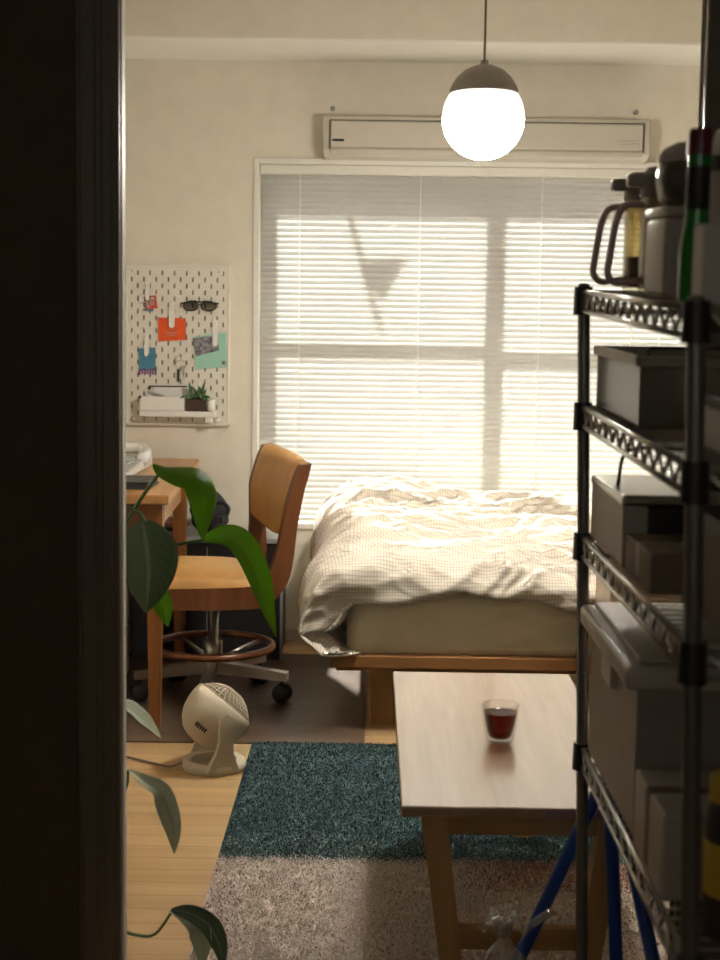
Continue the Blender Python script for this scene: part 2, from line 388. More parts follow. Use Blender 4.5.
# window: casing, sill, sliding sashes
b = B(); t = .016
box(b, wx0-.005, wx0+t, WY-.008, WY+.10, wz0, wz1, .002); box(b, wx1-t, wx1, WY-.008, WY+.10, wz0, wz1, .002)
box(b, wx0-.005, wx1, WY-.0095, WY+.099, wz1-t, wz1+.005, .002); box(b, wx0, wx1, WY-.014, WY+.10, wz0-.004, wz0+t, .002)
win = struct('window_1', b, M['white'])
b = B(); sy0, sy1 = WY+.085, WY+.12
mid = .44
for (x0, x1, yy) in ((wx0, mid+.025, 0), (mid-.025, wx1, .03)):
    for a in (x0, x1-.05): box(b, a, a+.05, sy0+yy, sy0+yy+.03, wz0, wz1)
    box(b, x0, x1, sy0+yy, sy0+yy+.03, wz0, wz0+.04); box(b, x0, x1, sy0+yy, sy0+yy+.03, wz1-.04, wz1)
    box(b, x0, x1, sy0+yy, sy0+yy+.03, 1.212, 1.240)
obj('sash', b, M['alu'], win)
for (x0, x1, yy) in ((wx0+.05, mid-.025, 0), (mid+.025, wx1-.05, .03)):
    b = B(); box(b, x0, x1, sy0+yy+.013, sy0+yy+.017, wz0+.04, wz1-.04); obj('pane', b, M['pane'], win)

# ------------------------------------------------------------------ venetian blind
bl = thing('venetian_blind', 'white horizontal slat blind covering the whole window', 'blind', (.48, WY+.045, wz0+t))
BX0, BX1, BY = wx0+t+.004, wx1-t-.004, WY+.03
b = B(); box(b, BX0, BX1, BY-.022, BY+.022, wz1-t-.036, wz1-t, .003); box(b, BX0, BX1, BY-.026, BY-.022, wz1-t-.032, wz1-t-.004, .001); obj('headrail', b, M['rail'], bl)
b = B(); pitch = .0221; tilt = math.radians(67); w2 = .0125; top = wz1-t-.046; nsl = int((top-(wz0+t+.03))/pitch)+1
R_ = .030
for i in range(nsl):
    zc = top-i*pitch; pr = []
    for k in range(6):
        a = -1+2*k/5; s = a*w2; hgt = (math.sqrt(R_*R_-s*s)-math.sqrt(R_*R_-w2*w2))
        # slat plane: outer edge high, room edge low; crown bulges into the room / upwards
        y = BY+s*math.cos(tilt)-hgt*math.sin(tilt); z = zc+s*math.sin(tilt)+hgt*math.cos(tilt)
        pr.append((y, z))
    bridge(b, [(BX0+.002, y, z) for y, z in pr], [(BX1-.002, y, z) for y, z in pr])
obj('slats', b, M['slat'], bl)
b = B(); zb = top-nsl*pitch; box(b, BX0, BX1, BY-.011, BY+.011, zb-.007, zb+.007, .003); obj('bottom_rail', b, M['rail'], bl)
for x in (-.285, .179, .647, 1.115):
    b = B(); tube(b, [(x, BY-.0135, top+.03), (x, BY-.0135, zb-.006)], .0013, 6); tube(b, [(x, BY+.0135, top+.03), (x, BY+.0135, zb-.006)], .0013, 6)
    obj('ladder_cord', b, M['cord'], bl)
b = B(); tube(b, [(1.0, BY-.028, wz1-.03), (1.0, BY-.030, 1.15)], .0035, 8); obj('tilt_wand', b, M['cord'], bl)

# outdoors: balcony parapet, laundry pole and pennant that shade the blind
struct('trim_3', box(B(), -2, 3, 7.0, 7.12, -1, .9), M['ext'])
b = B(); tube(b, [(-2, 6.06, 2.10), (3, 6.06, 2.10)], .014, 12)
struct('trim_7', b, M['alu'])                    # balcony pole
pn_ = thing('pennant', 'small triangular cloth on a thin stick, a shadow seen through the blind', 'flag', (-.2, 6.06, 2.08))
b = B(); tube(b, [(-.259, 6.06, 2.087), (-.130, 6.06, 1.640)], .012, 8); obj('stick', b, M['pennant'], pn_)
b = B(); prism(b, [(-.215, 6.05, 1.905), (-.025, 6.05, 1.925), (-.125, 6.05, 1.755), (-.19, 6.05, 1.83)], (0, .004, 0)); obj('cloth', b, M['pennant'], pn_)

# ------------------------------------------------------------------ air conditioner
ac = thing('air_conditioner', 'long white wall air conditioner mounted above the blind', 'air conditioner', (.42, 5.54, 1.876))
x0, x1 = -.193, 1.022
b = B(); prism(b, [(x0, 5.62, 1.876), (x0, 5.50, 1.876), (x0, 5.465, 1.895), (x0, 5.462, 2.018), (x0, 5.49, 2.026), (x0, 5.62, 2.026)], (x1-x0, 0, 0), .004); obj('body', b, M['acbody'], ac)
b = B(); box(b, x0+.028, x1-.028, 5.452, 5.468, 1.905, 2.002, .006); obj('front_panel', b, M['acbody'], ac)
b = B(); box(b, x0+.024, x1-.024, 5.458, 5.464, 2.003, 2.0065); box(b, x0+.0225, x0+.0265, 5.456, 5.464, 1.90, 2.006); box(b, x1-.0265, x1-.0225, 5.456, 5.464, 1.90, 2.006); obj('seam', b, M['acdark'], ac)
b = B(); box(b, x0+.028, x1-.028, 5.455, 5.480, 1.880, 1.902, .006); obj('louvre', b, M['acbody'], ac)
b = B(); box(b, x0+.035, x0+.078, 5.449, 5.453, 1.926, 1.935, .002); obj('badge', b, M['black'], ac)
b = B(); box(b, x1-.125, x1-.045, 5.4505, 5.453, 1.940, 1.942); box(b, x1-.075, x1-.045, 5.4505, 5.453, 1.930, 1.932); box(b, x1-.046, x1-.044, 5.4505, 5.453, 1.915, 1.932); box(b, x1-.115, x1-.07, 5.4505, 5.453, 1.926, 1.9275)
obj('sticker', b, M['greytop'], ac)
for x in (x0+.03, x1-.03):
    b = B(); lathe(b, [(0, -.012), (.009, -.012), (.009, 0), (0, 0)], 12, (x, WY-.0005, 2.070), (0, 1, 0)); o = obj('bracket_screw', b, M['greytop'], ac)

# ------------------------------------------------------------------ pendant lamp
px, py, pz, pr_ = .292, 3.98, 1.797, .112
pl = thing('pendant_lamp', 'round white glass pendant lamp with grey cap, hanging lit before the window', 'lamp', (px, py, 2.47))
zc = pz+.068; rc = math.sqrt(pr_**2-.068**2)
b = B(); prof = [(pr_*math.cos(a), pr_*math.sin(a)) for a in np.linspace(-PI/2, math.asin(.068/pr_), 22)]; prof[0] = (0, -pr_)
lathe(b, prof+[(rc*.97, .0685), (0, .0685)], 40, (px, py, pz)); obj('globe', b, M['glow'], pl)
b = B(); lathe(b, [(rc+.003, .062), (rc+.004, .071), (rc*.98, .085), (rc*.84, .106), (rc*.58, .126), (rc*.28, .138), (.011, .142), (.011, .151), (0, .152)], 40, (px, py, pz)); lathe(b, [(rc+.003, .062), (0, .071)], 40, (px, py, pz)); obj('cap', b, M['capgrey'], pl)
b = B(); tube(b, [(px, py, pz+.149), (px, py, 2.45)], .0035, 8); obj('cord', b, M['capgrey'], pl)
b = B(); lathe(b, [(0, -.03), (.04, -.03), (.05, -.02), (.05, 0), (0, 0)], 24, (px, py, 2.47)); obj('canopy', b, M['capgrey'], pl)

# ------------------------------------------------------------------ pegboard and what hangs on it
PX0, PX1, PZ0, PZ1, PY = -.950, -.556, .855, 1.468, WY-.018
pg = thing('pegboard', 'white slotted pegboard mounted on the wall above the desk', 'pegboard', ((PX0+PX1)/2, WY, PZ0))
b = B(); ncol = 16; cs = (PX1-PX0-.04)/(ncol-1); hw, hh, rp = .0029, .0088, .049
yf = PY
def quad(x0, x1, z0, z1):
    box(b, x0, x1, yf-.0015, yf+.0015, z0, z1)
xe = PX0
for c in range(ncol):
    cx = PX0+.02+c*cs; quad(xe, cx-hw, PZ0, PZ1); z = PZ0; k = 0
    zz = PZ0+.02+(rp/2 if c % 2 else 0)
    while zz+hh < PZ1-.008:
        quad(cx-hw, cx+hw, z, zz-hh); z = zz+hh; zz += rp
    quad(cx-hw, cx+hw, z, PZ1); xe = cx+hw
quad(xe, PX1, PZ0, PZ1)
obj('panel', b, M['peg'], pg)
b = B()
for (a0, a1, c0, c1) in ((PX0-.004, PX0+.004, PZ0-.004, PZ1+.004), (PX1-.004, PX1+.004, PZ0-.004, PZ1+.004), (PX0-.004, PX1+.004, PZ0-.004, PZ0+.004), (PX0-.004, PX1+.004, PZ1-.004, PZ1+.004)):
    box(b, a0, a1, PY-.004, WY, c0, c1, .002)
obj('rim', b, M['peg'], pg)
b = B(); box(b, PX0+.003, PX1-.003, WY-.004, WY-.0005, PZ0+.003, PZ1-.003); obj('slot_shade', b, M['greyfront'], pg)  # grey sheet added behind the panel to darken the slots like a shadow gap
for x, z in ((PX0+.025, PZ1-.02), (PX1-.035, PZ1-.02), (PX0+.025, PZ0+.02), (PX1-.035, PZ0+.02)):
    b = B(); lathe(b, [(0, -.004), (.005, -.003), (.006, 0), (0, 0)], 12, (x, PY-.001, z), (0, 1, 0)); obj('screw', b, M['clip'], pg)
FY = PY-.0022
def clip(x, z1, z0, w, label, lean=0):
    t_ = thing('wall_clip', label, 'clip', (x, FY, z0), 'white clips on the pegboard')
    b = B(); pts = []
    for k in range(9):
        a = PI*k/8; pts.append((x-w/2*math.cos(a), FY-.006, z1-w/2+w/2*math.sin(a)))
    for k in range(9):
        a = PI*k/8; pts.append((x+w/2*.9*math.cos(a)+lean, FY-.013, z0+w/2-w/2*math.sin(a)))
    prism(b, pts, (0, .004, 0)); obj('jaw', b, M['clip'], t_, 40)
    b = B(); box(b, x-w*.3, x+w*.3, FY-.010, FY, z1-.03, z1-.012, .001); obj('hook', b, M['clip'], t_)
    return t_
clip(-.868, 1.405, 1.333, .018, 'white pegboard clip holding the red charm at upper left')
clip(-.774, 1.326, 1.228, .024, 'white pegboard clip holding the orange card')
clip(-.606, 1.265, 1.160, .021, 'white pegboard clip holding the mint postcard at right')
clip(-.872, 1.21, 1.118, .018, 'white pegboard clip holding the blue tag at left')
b = B(); prism(b, [(-.828, FY-.003, 1.268), (-.722, FY-.003, 1.266), (-.720, FY-.003, 1.183), (-.826, FY-.003, 1.176)], (0, .0012, 0))
oc = tag(obj('card', b, M['orange'], base=(-.774, FY, 1.18)), 'bright orange card clipped in the middle of the pegboard', 'card')
b = B()
for (xa, xb, z) in ((-.80, -.75, 1.208), (-.79, -.76, 1.199), (-.784, -.764, 1.222)): box(b, xa, xb, FY-.0036, FY-.0029, z, z+.0035)
obj('print', b, M['pink'], oc)
b = B(); prism(b, [(-.690, FY-.003, 1.196), (-.566, FY-.003, 1.214), (-.560, FY-.003, 1.082), (-.682, FY-.003, 1.070)], (0, .0012, 0))
pc = tag(obj('postcard', b, M['mint'], base=(-.63, FY, 1.08)), 'mint green postcard with a grey picture clipped at the right of the pegboard', 'postcard')
b = B(); prism(b, [(-.693, FY-.0042, 1.190), (-.600, FY-.0042, 1.203), (-.590, FY-.0042, 1.145), (-.682, FY-.0042, 1.120)], (0, .0012, 0)); obj('picture', b, M['photo'], pc)
b = B(); box(b, -.580, -.566, FY-.0036, FY-.0029, 1.090, 1.104); obj('stamp', b, M['photo'], pc)
b = B(); prism(b, [(-.905, FY-.003, 1.147), (-.884, FY-.003, 1.149), (-.880, FY-.003, 1.132), (-.868, FY-.003, 1.126), (-.858, FY-.003, 1.134), (-.856, FY-.003, 1.151), (-.838, FY-.003, 1.152), (-.838, FY-.003, 1.068), (-.900, FY-.003, 1.064)], (0, .0012, 0))
tg = tag(obj('fabric_tag', b, M['blue'], base=(-.87, FY, 1.06)), 'blue tag with purple fringe clipped at left of the pegboard', 'tag')
b = B()
for k in range(7): box(b, -.903+k*.0105, -.897+k*.0105, FY-.004, FY-.001, 1.046+.004*(k % 2), 1.070, .001)
obj('fringe', b, M['purple'], tg)
ch = thing('key_charm', 'small red and white charm hanging at upper left of the pegboard', 'charm', (-.868, FY, 1.29))
b = B(); lathe(b, [(0, -.006), (.013, -.006), (.016, -.003), (.013, 0), (0, 0)], 20, (-.850, FY-.001, 1.320), (0, 1, 0)); tube(b, [(-.880, FY-.006, 1.345), (-.838, FY-.006, 1.350), (-.832, FY-.006, 1.306), (-.872, FY-.006, 1.300)], .004, 6, closed=True); obj('red_disc', b, M['red'], ch)
b = B(); box(b, -.862, -.842, FY-.0095, FY-.0065, 1.312, 1.334, .002); obj('picture', b, M['pink'], ch)
b = B(); box(b, -.903, -.872, FY-.006, FY-.001, 1.325, 1.356, .003); obj('white_piece', b, M['paper'], ch)
b = B(); box(b, -.886, -.846, FY-.005, FY-.001, 1.292, 1.300, .002); obj('blue_strip', b, M['blue'], ch)
b = B(); tube(b, [(-.874, FY-.008, 1.345), (-.868, FY-.008, 1.33), (-.858, FY-.007, 1.325)], .0015, 6); obj('loop', b, M['black'], ch)
gl = thing('eyeglasses', 'dark framed eyeglasses hanging at upper right of the pegboard', 'glasses', (-.666, FY, 1.30))
for sx in (-1, 1):
    cx = -.666+sx*.034; cz = 1.312
    ring = [(cx+.027*math.cos(a)*(1.06), FY-.012, cz+.0165*math.sin(a)+(.003 if math.sin(a) > 0 else 0)) for a in np.linspace(0, 2*PI, 25)[:-1]]
    b = B(); tube(b, ring, .0022, 6, closed=True); obj('rim', b, M['black'], gl)
    b = B(); v = [b.verts.new(p_) for p_ in ring]; b.faces.new(v); obj('lens', b, M['lens'], gl)
    b = B(); tube(b, [(cx+sx*.028, FY-.012, cz+.010), (cx+sx*.039, FY-.010, cz+.012), (cx-sx*.02, FY-.004, cz+.022)], .0025, 6); obj('temple', b, M['black'], gl)
b = B(); tube(b, arc((-.666, FY-.012, 1.312), .0075, 0, PI, 8, (1, 0, 0), (0, 0, 1)), .0018, 6); tube(b, [(-.726, FY-.012, 1.326), (-.70, FY-.012, 1.333), (-.666, FY-.012, 1.329), (-.632, FY-.012, 1.333), (-.606, FY-.012, 1.326)], .0022, 6); obj('bridge', b, M['black'], gl)
ky = thing('key_bunch', 'key bunch with black fob hanging from a white peg mid pegboard', 'keys', (-.748, FY, 1.02))
b = B(); lathe(b, [(0, -.014), (.010, -.014), (.011, -.004), (.005, 0), (0, 0)], 16, (-.750, FY, 1.112), (0, 1, 0)); obj('peg', b, M['clip'], ky)
b = B(); tube(b, arc((-.740, FY-.006, 1.088), .018, 0, 2*PI-.26, 22, (1, 0, 0), (0, 0, 1)), .0014, 6); obj('ring', b, M['chrome'], ky)
b = B(); box(b, -.753, -.744, FY-.008, FY-.003, 1.022, 1.070, .002); obj('fob', b, M['black'], ky)
b = B(); box(b, -.730, -.725, FY-.006, FY-.003, 1.038, 1.075, .001); lathe(b, [(0, -.002), (.007, -.002), (.007, 0), (0, 0)], 12, (-.7275, FY-.003, 1.078), (0, 1, 0)); obj('key', b, M['chrome'], ky)
# letter tray with papers, ledge with plant
tr = thing('letter_tray', 'white letter tray with dark wire rim at the bottom left of the pegboard', 'tray', (-.805, FY, .913))
b = B(); box(b, -.892, -.717, FY-.055, FY-.052, .913, .965, .001); box(b, -.892, -.717, FY-.055, FY, .911, .914); box(b, -.892, -.889, FY-.055, FY, .913, .965); box(b, -.720, -.717, FY-.055, FY, .913, .965); box(b, -.845, -.717, FY-.003, FY, .913, 1.0); obj('body', b, M['clip'], tr)
b = B(); tube(b, [(-.862, FY-.004, 1.003), (-.717, FY-.004, 1.003)], .0025, 6); lathe(b, [(0, -.004), (.006, -.003), (.006, .003), (0, .004)], 10, (-.862, FY-.005, .996), (0, 1, 0)); lathe(b, [(0, -.004), (.006, -.003), (.006, .003), (0, .004)], 10, (-.890, FY-.052, .962), (0, 1, 0)); obj('wire_rim', b, M['brown'], tr)
for i, (xa, xb, za, zb2, m_, lb) in enumerate((( -.885, -.775, .952, .986, 'paperg', 'grey-green folded paper sticking out of the wall tray at the back'), (-.886, -.80, .94, .976, 'paper', 'white paper leaning in the wall tray, in front at left'), (-.83, -.73, .935, .968, 'paperg', 'grey paper lying at the right of the wall tray'))):
    b = B(); y_ = FY-.012-.012*i; prism(b, [(xa, y_, .916), (xb, y_, .916), (xb+.02, y_, za), (xa+.02, y_-.004, zb2)], (0, .002, 0)); tag(obj('letter', b, M[m_], base=(xa, y_, .916)), lb, 'paper', 'letters in the wall tray')
ld = thing('wall_ledge', 'narrow white ledge along the bottom of the pegboard', 'shelf', (-.75, FY, .865))
b = B(); box(b, -.892, -.602, FY-.06, FY, .888, .9095, .002); obj('shelf', b, M['clip'], ld)
b = B(); box(b, -.640, -.612, FY-.056, FY-.03, .866, .889, .004); box(b, -.60, -.594, FY-.02, FY-.01, .868, .88, .002); obj('bracket', b, M['clip'], ld)
pp = thing('succulent_pot', 'small green succulent in a dark brown box on the pegboard ledge', 'plant', (-.66, FY-.03, .91))
b = B(); box(b, -.714, -.642, FY-.054, FY-.006, .9095, .955, .003); obj('planter', b, M['brown'], pp)
b = B(); lathe(b, [(0, 0), (.014, 0), (.017, .045), (.015, .047), (0, .042)], 18, (-.620, FY-.03, .9097)); obj('white_cup', b, M['clip'], pp)
b = B(); box(b, -.711, -.645, FY-.051, FY-.009, .945, .957, .002); obj('soil', b, M['soil'], pp)
for k in range(16):
    a = random.uniform(-1.0, 1.0); L0 = random.uniform(.035, .075); x = random.uniform(-.70, -.63); y = FY-.03+random.uniform(-.015, .01)
    if x > -.65: x = -.655
    pts = [(x+math.sin(a)*L0*t_*1.0, y-.012*t_, .955+L0*math.cos(a*.9)*t_-(.03*t_*t_ if abs(a) > .7 else 0)) for t_ in (0, .35, .7, 1)]
    b = B(); tube(b, pts, [.003, .0075, .006, .001], 6); obj('leaf', b, M['succ'], pp, 'all')

# ------------------------------------------------------------------ desk, what stands on it and below it
dk = thing('desk', 'orange-brown wooden desk standing along the left wall', 'desk', (-.95, 4.95, 0))
b = B(); prism(b, [(-1.285, 4.29, .694), (-.603, 4.29, .694), (-.668, 5.605, .694), (-1.285, 5.605, .694)], (0, 0, .028), .003); obj('top', b, M['desk'], dk)
b = B(); box(b, -1.25, -.665, 4.335, 4.36, .575, .694, .002); obj('front_apron', b, M['deskleg'], dk)
b = B(); prism(b, [(-.672, 4.36, .60), (-.672, 4.36, .694), (-.722, 5.50, .694), (-.722, 5.50, .60)], (.022, 0, 0)); obj('side_apron', b, M['desk'], dk)
for (x, y, z1) in ((-.650, 4.338, .694), (-.694, 5.235, .694), (-1.25, 4.338, .694), (-1.25, 5.55, .694)):
    b = B(); w0, w1 = .017, .025
    a_ = [(x-w1, y-w1, z1), (x+w1, y-w1, z1), (x+w1, y+w1, z1), (x-w1, y+w1, z1)]; c_ = [(x-w0, y-w0, 0), (x+w0, y-w0, 0), (x+w0, y+w0, 0), (x-w0, y+w0, 0)]
    va = [b.verts.new(q) for q in a_]; vc = [b.verts.new(q) for q in c_]; b.faces.new(va); b.faces.new(vc[::-1])
    for i in range(4): b.faces.new((va[i], va[(i+1) % 4], vc[(i+1) % 4], vc[i]))
    if y < 5:                                     # lift front legs onto the chair mat
        for q in vc: q.co.z = .004
    obj('leg', b, M['deskleg'], dk)
kb = thing('keyboard', 'white sloped keyboard device with grey keys and rounded back bar on the desk', 'keyboard', (-.88, 4.98, .722))
b = B(); prism(b, [(-1.07, 4.72, .722), (-1.07, 5.30, .722), (-1.07, 5.30, .765), (-1.07, 4.72, .737)], (.265, 0, 0), .004); obj('case', b, M['kbd'], kb)
b = B()
for r in range(7):
    for c in range(7):
        y = 4.76+r*.066; x = -1.05+c*.035; z = .7375+(y-4.72)*.0483; box(b, x, x+.028, y, y+.05, z, z+.004, .001, 1)
obj('keys', b, M['key'], kb)
b = B(); tube(b, fillet([(-1.08, 5.26, .79), (-.84, 5.26, .79), (-.815, 5.22, .775), (-.81, 5.10, .757)], .05), .022, 14); obj('back_bar', b, M['kbd'], kb, 'all')
nb = thing('notebook', 'dark slate notebook lying on the near end of the desk', 'notebook', (-.83, 4.55, .722))
b = B(); box(b, -1.0, -.685, 4.44, 4.66, .722, .726, .001); box(b, -1.0, -.685, 4.44, 4.66, .742, .746, .001); box(b, -1.0, -.994, 4.44, 4.66, .722, .746, .001); obj('cover', b, M['slate'], nb)
b = B(); box(b, -.993, -.690, 4.443, 4.657, .7262, .7418); obj('pages', b, M['slate'], nb)
du = thing('drawer_unit', 'grey drawer unit standing under the desk at the far left', 'drawer unit', (-.97, 4.75, 0))
b = B(); box(b, -1.22, -.845, 4.52, 4.95, .004, .56, .004); obj('body', b, M['greyfront'], du)
for k, (z0, z1) in enumerate(((.03, .2), (.21, .38), (.39, .545))):
    b = B(); box(b, -.845, -.833, 4.525, 4.945, z0, z1, .003); d_ = obj('drawer', b, M['greyfront'], du)
    b = B(); box(b, -.834, -.826, 4.68, 4.80, z1-.03, z1-.022, .002); obj('handle', b, M['chrome'], d_)
b = B(); box(b, -.848, -.842, 4.508, 4.520, .01, .555, .001); obj('edge_strip', b, M['chrome'], du)
bc = thing('black_cabinet', 'low black cabinet with grey top behind the chair', 'cabinet', (-.58, 5.43, 0))
b = B(); box(b, -.88, -.325, 5.28, 5.60, .004, .44, .004); obj('body', b, M['black'], bc)
b = B(); box(b, -.885, -.315, 5.27, 5.605, .44, .458, .002); obj('top', b, M['greytop'], bc)
b = B(); box(b, -.327, -.317, 5.272, 5.282, .004, .44, .001); obj('edge_trim', b, M['greytop'], bc)
b = B(); box(b, -.60, -.597, 5.277, 5.281, .03, .42); obj('door_gap', b, M['greyfront'], bc)
bg = thing('black_bag', 'rounded black bag standing on the grey-topped cabinet', 'bag', (-.60, 5.43, .458))
b = B(); r = bmesh.ops.create_icosphere(b, subdivisions=4, radius=1)
for v in b.verts:
    v.co = Vector((-.605+v.co.x*.075*(1+.06*math.sin(9*v.co.z)), 5.43+v.co.y*.10, .458+max(0, .075+v.co.z*.078*(1+.08*math.sin(7*v.co.x)))))
obj('body', b, M['blackmat'], bg, 'all')
b = B(); tube(b, arc((-.56, 5.345, .55), .032, -.4, PI+.6, 12, (1, 0, 0), (0, 0, 1)), .007, 8); obj('handle', b, M['blackmat'], bg, 'all')
b = B(); box(b, -.575, -.545, 5.34, 5.35, .50, .53, .004); obj('buckle', b, M['black'], bg)
for k, (m_, dx, lb) in enumerate((('paper', 0, 'white magazine at the bottom of the small stack on the black cabinet'), ('slate', .012, 'dark magazine in the middle of the small stack on the black cabinet'), ('pink', -.006, 'pink magazine on top of the small stack on the black cabinet'))):
    b = B(); box(b, -.86+dx, -.705+dx, 5.31, 5.52, .458+k*.016, .473+k*.016, .002)
    tag(obj('magazine', b, M[m_], base=(-.78, 5.41, .458+k*.016)), lb, 'magazine', 'magazines on the black cabinet')

# ------------------------------------------------------------------ floor mat, rug
b = B(); box(b, -1.2, -.004, 4.165, 5.375, .0, .004, .001); tag(obj('floor_mat', b, M['mat'], base=(-.6, 4.77, 0)), 'dark brown wood-grain floor mat under the chair and desk', 'mat')
rg = thing('rug', 'shaggy rug, teal at the back and greyish beige in front', 'rug', (.42, 3.2, 0))
RX0, RX1, RY0, RY1 = -.337, .655, 2.44, 4.155
def rugmat():
    m, nt, p = base_mat('rug_speckle'); L = nt.links.new
    tc = N(nt, 'ShaderNodeTexCoord'); vo = N(nt, 'ShaderNodeTexVoronoi'); vo.inputs['Scale'].default_value = 400; L(tc.outputs['Object'], vo.inputs['Vector'])
    rv = N(nt, 'ShaderNodeSeparateColor'); L(vo.outputs['Color'], rv.inputs[0])
    n1 = N(nt, 'ShaderNodeTexNoise'); n1.inputs['Scale'].default_value = 45; L(tc.outputs['Object'], n1.inputs['Vector'])
    ad = N(nt, 'ShaderNodeMath', operation='MULTIPLY_ADD'); L(n1.outputs[0], ad.inputs[0]); ad.inputs[1].default_value = .3; ad.inputs[2].default_value = -.15
    k1 = N(nt, 'ShaderNodeMath', operation='ADD', use_clamp=True); L(rv.outputs[0], k1.inputs[0]); L(ad.outputs[0], k1.inputs[1])
    def ramp(c0, c1, c2):
        r = N(nt, 'ShaderNodeValToRGB'); e = r.color_ramp.elements; e[0].color = c0+(1,); e[1].color = c2+(1,); x = e.new(.5); x.color = c1+(1,); L(k1.outputs[0], r.inputs[0]); return r
    rt = ramp((.010, .026, .033), (.032, .070, .082), (.20, .29, .30)); rb = ramp((.34, .27, .23), (.62, .53, .47), (.82, .72, .65)); rr = ramp((.16, .08, .055), (.40, .24, .18), (.66, .46, .38))
    sp = N(nt, 'ShaderNodeSeparateXYZ'); L(tc.outputs['Object'], sp.inputs[0])
    j = N(nt, 'ShaderNodeMath', operation='MULTIPLY_ADD'); L(rv.outputs[1], j.inputs[0]); j.inputs[1].default_value = .07; L(sp.outputs[1], j.inputs[2])
    t = N(nt, 'ShaderNodeMath', operation='GREATER_THAN'); L(j.outputs[0], t.inputs[0]); t.inputs[1].default_value = .035
    j2 = N(nt, 'ShaderNodeMath', operation='MULTIPLY_ADD'); L(rv.outputs[1], j2.inputs[0]); j2.inputs[1].default_value = .16; L(sp.outputs[1], j2.inputs[2])
    t2 = N(nt, 'ShaderNodeMath', operation='GREATER_THAN'); L(j2.outputs[0], t2.inputs[0]); t2.inputs[1].default_value = -.04
    j3 = N(nt, 'ShaderNodeMath', operation='MULTIPLY_ADD'); L(rv.outputs[2], j3.inputs[0]); j3.inputs[1].default_value = .12; L(sp.outputs[0], j3.inputs[2])
    t3 = N(nt, 'ShaderNodeMath', operation='GREATER_THAN'); L(j3.outputs[0], t3.inputs[0]); t3.inputs[1].default_value = -.10
    an = N(nt, 'ShaderNodeMath', operation='MULTIPLY'); L(t2.outputs[0], an.inputs[0]); L(t3.outputs[0], an.inputs[1])
    m1 = N(nt, 'ShaderNodeMix', data_type='RGBA'); L(an.outputs[0], m1.inputs[0]); L(rb.outputs[0], m1.inputs[6]); L(rr.outputs[0], m1.inputs[7])
    m2 = N(nt, 'ShaderNodeMix', data_type='RGBA'); L(t.outputs[0], m2.inputs[0]); L(m1.outputs[2], m2.inputs[6]); L(rt.outputs[0], m2.inputs[7])
    L(m2.outputs[2], p.inputs['Base Color']); p.inputs['Roughness'].default_value = .95; p.inputs['Specular IOR Level'].default_value = .1
    bp = N(nt, 'ShaderNodeBump'); bp.inputs['Strength'].default_value = .25; bp.inputs['Distance'].default_value = .003; L(k1.outputs[0], bp.inputs['Height']); L(bp.outputs[0], p.inputs['Normal'])
    return m
b = B(); box(b, RX0, RX1, RY0, RY1, 0, .0105, .003); obj('backing', b, rugmat(), rg)
nb_ = 85000
X = rng.uniform(RX0+.004, RX1-.004, nb_); Y = rng.uniform(RY0, RY1-.003, nb_)
edge = 3.20+.012*pn(X*9, Y*3)+rng.normal(0, .010, nb_)
teal = Y > edge
tone = rng.random(nb_)
clump = pn(X*60, Y*60)*.6
k = np.clip(tone*.75+.25+clump*.5-.1, 0, 1)[:, None]
cT = np.array([.016, .036, .045])*(1-k)+np.array([.22, .31, .32])*k**1.8
cB = np.array([.42, .34, .29])*(1-k)+np.array([.85, .75, .67])*k
cR = np.array([.18, .09, .065])*(1-k)+np.array([.62, .38, .30])*k
rust = (~teal) & (Y > 3.02+.02*pn(X*8, Y*8)) & (X > .24+rng.normal(0, .03, nb_))
Cc = np.where(teal[:, None], cT, np.where(rust[:, None], cR, cB))
mixl = teal & (Y < 3.36) & (rng.random(nb_) < .10)
Cc[mixl] = (np.array([.62, .58, .53])*(.5+.5*k))[mixl]
hgt = rng.uniform(.0125, .0165, nb_); th = rng.uniform(0, 2*PI, nb_); lean = rng.uniform(.001, .005, nb_); ld_ = rng.uniform(0, 2*PI, nb_); wd = rng.uniform(.0007, .0014, nb_)
off = np.array([.42, 3.2, 0])
V = np.empty((nb_, 4, 3)); cx, sx = np.cos(th), np.sin(th)
tx, ty = X+np.cos(ld_)*lean, Y+np.sin(ld_)*lean
tx = np.clip(tx, RX0, RX1); ty = np.minimum(ty, RY1)
V[:, 0] = np.stack([X-cx*wd, Y-sx*wd, np.full(nb_, .0095)], 1); V[:, 1] = np.stack([X+cx*wd, Y+sx*wd, np.full(nb_, .0095)], 1)
V[:, 2] = np.stack([tx+cx*wd*.8, ty+sx*wd*.8, hgt], 1); V[:, 3] = np.stack([tx-cx*wd*.8, ty-sx*wd*.8, hgt], 1)
V -= off
me = bpy.data.meshes.new('pile'); me.vertices.add(nb_*4); me.vertices.foreach_set('co', V.reshape(-1)); me.loops.add(nb_*4); me.loops.foreach_set('vertex_index', np.arange(nb_*4))
me.polygons.add(nb_); me.polygons.foreach_set('loop_start', np.arange(nb_)*4)
ca = me.color_attributes.new('tone', 'FLOAT_COLOR', 'POINT'); cc = np.ones((nb_, 4, 4)); cc[:, :, :3] = Cc[:, None, :]; ca.data.foreach_set('color', cc.reshape(-1))
me.materials.append(M['pile']); me.update(calc_edges=True); me.validate(); me.polygons.foreach_set('use_smooth', [True]*nb_)
me.normals_split_custom_set_from_vertices([(0, 0, 1)]*(nb_*4))
o = bpy.data.objects.new('pile', me); COL.objects.link(o); o.parent = rg; o['kind'] = 'stuff'

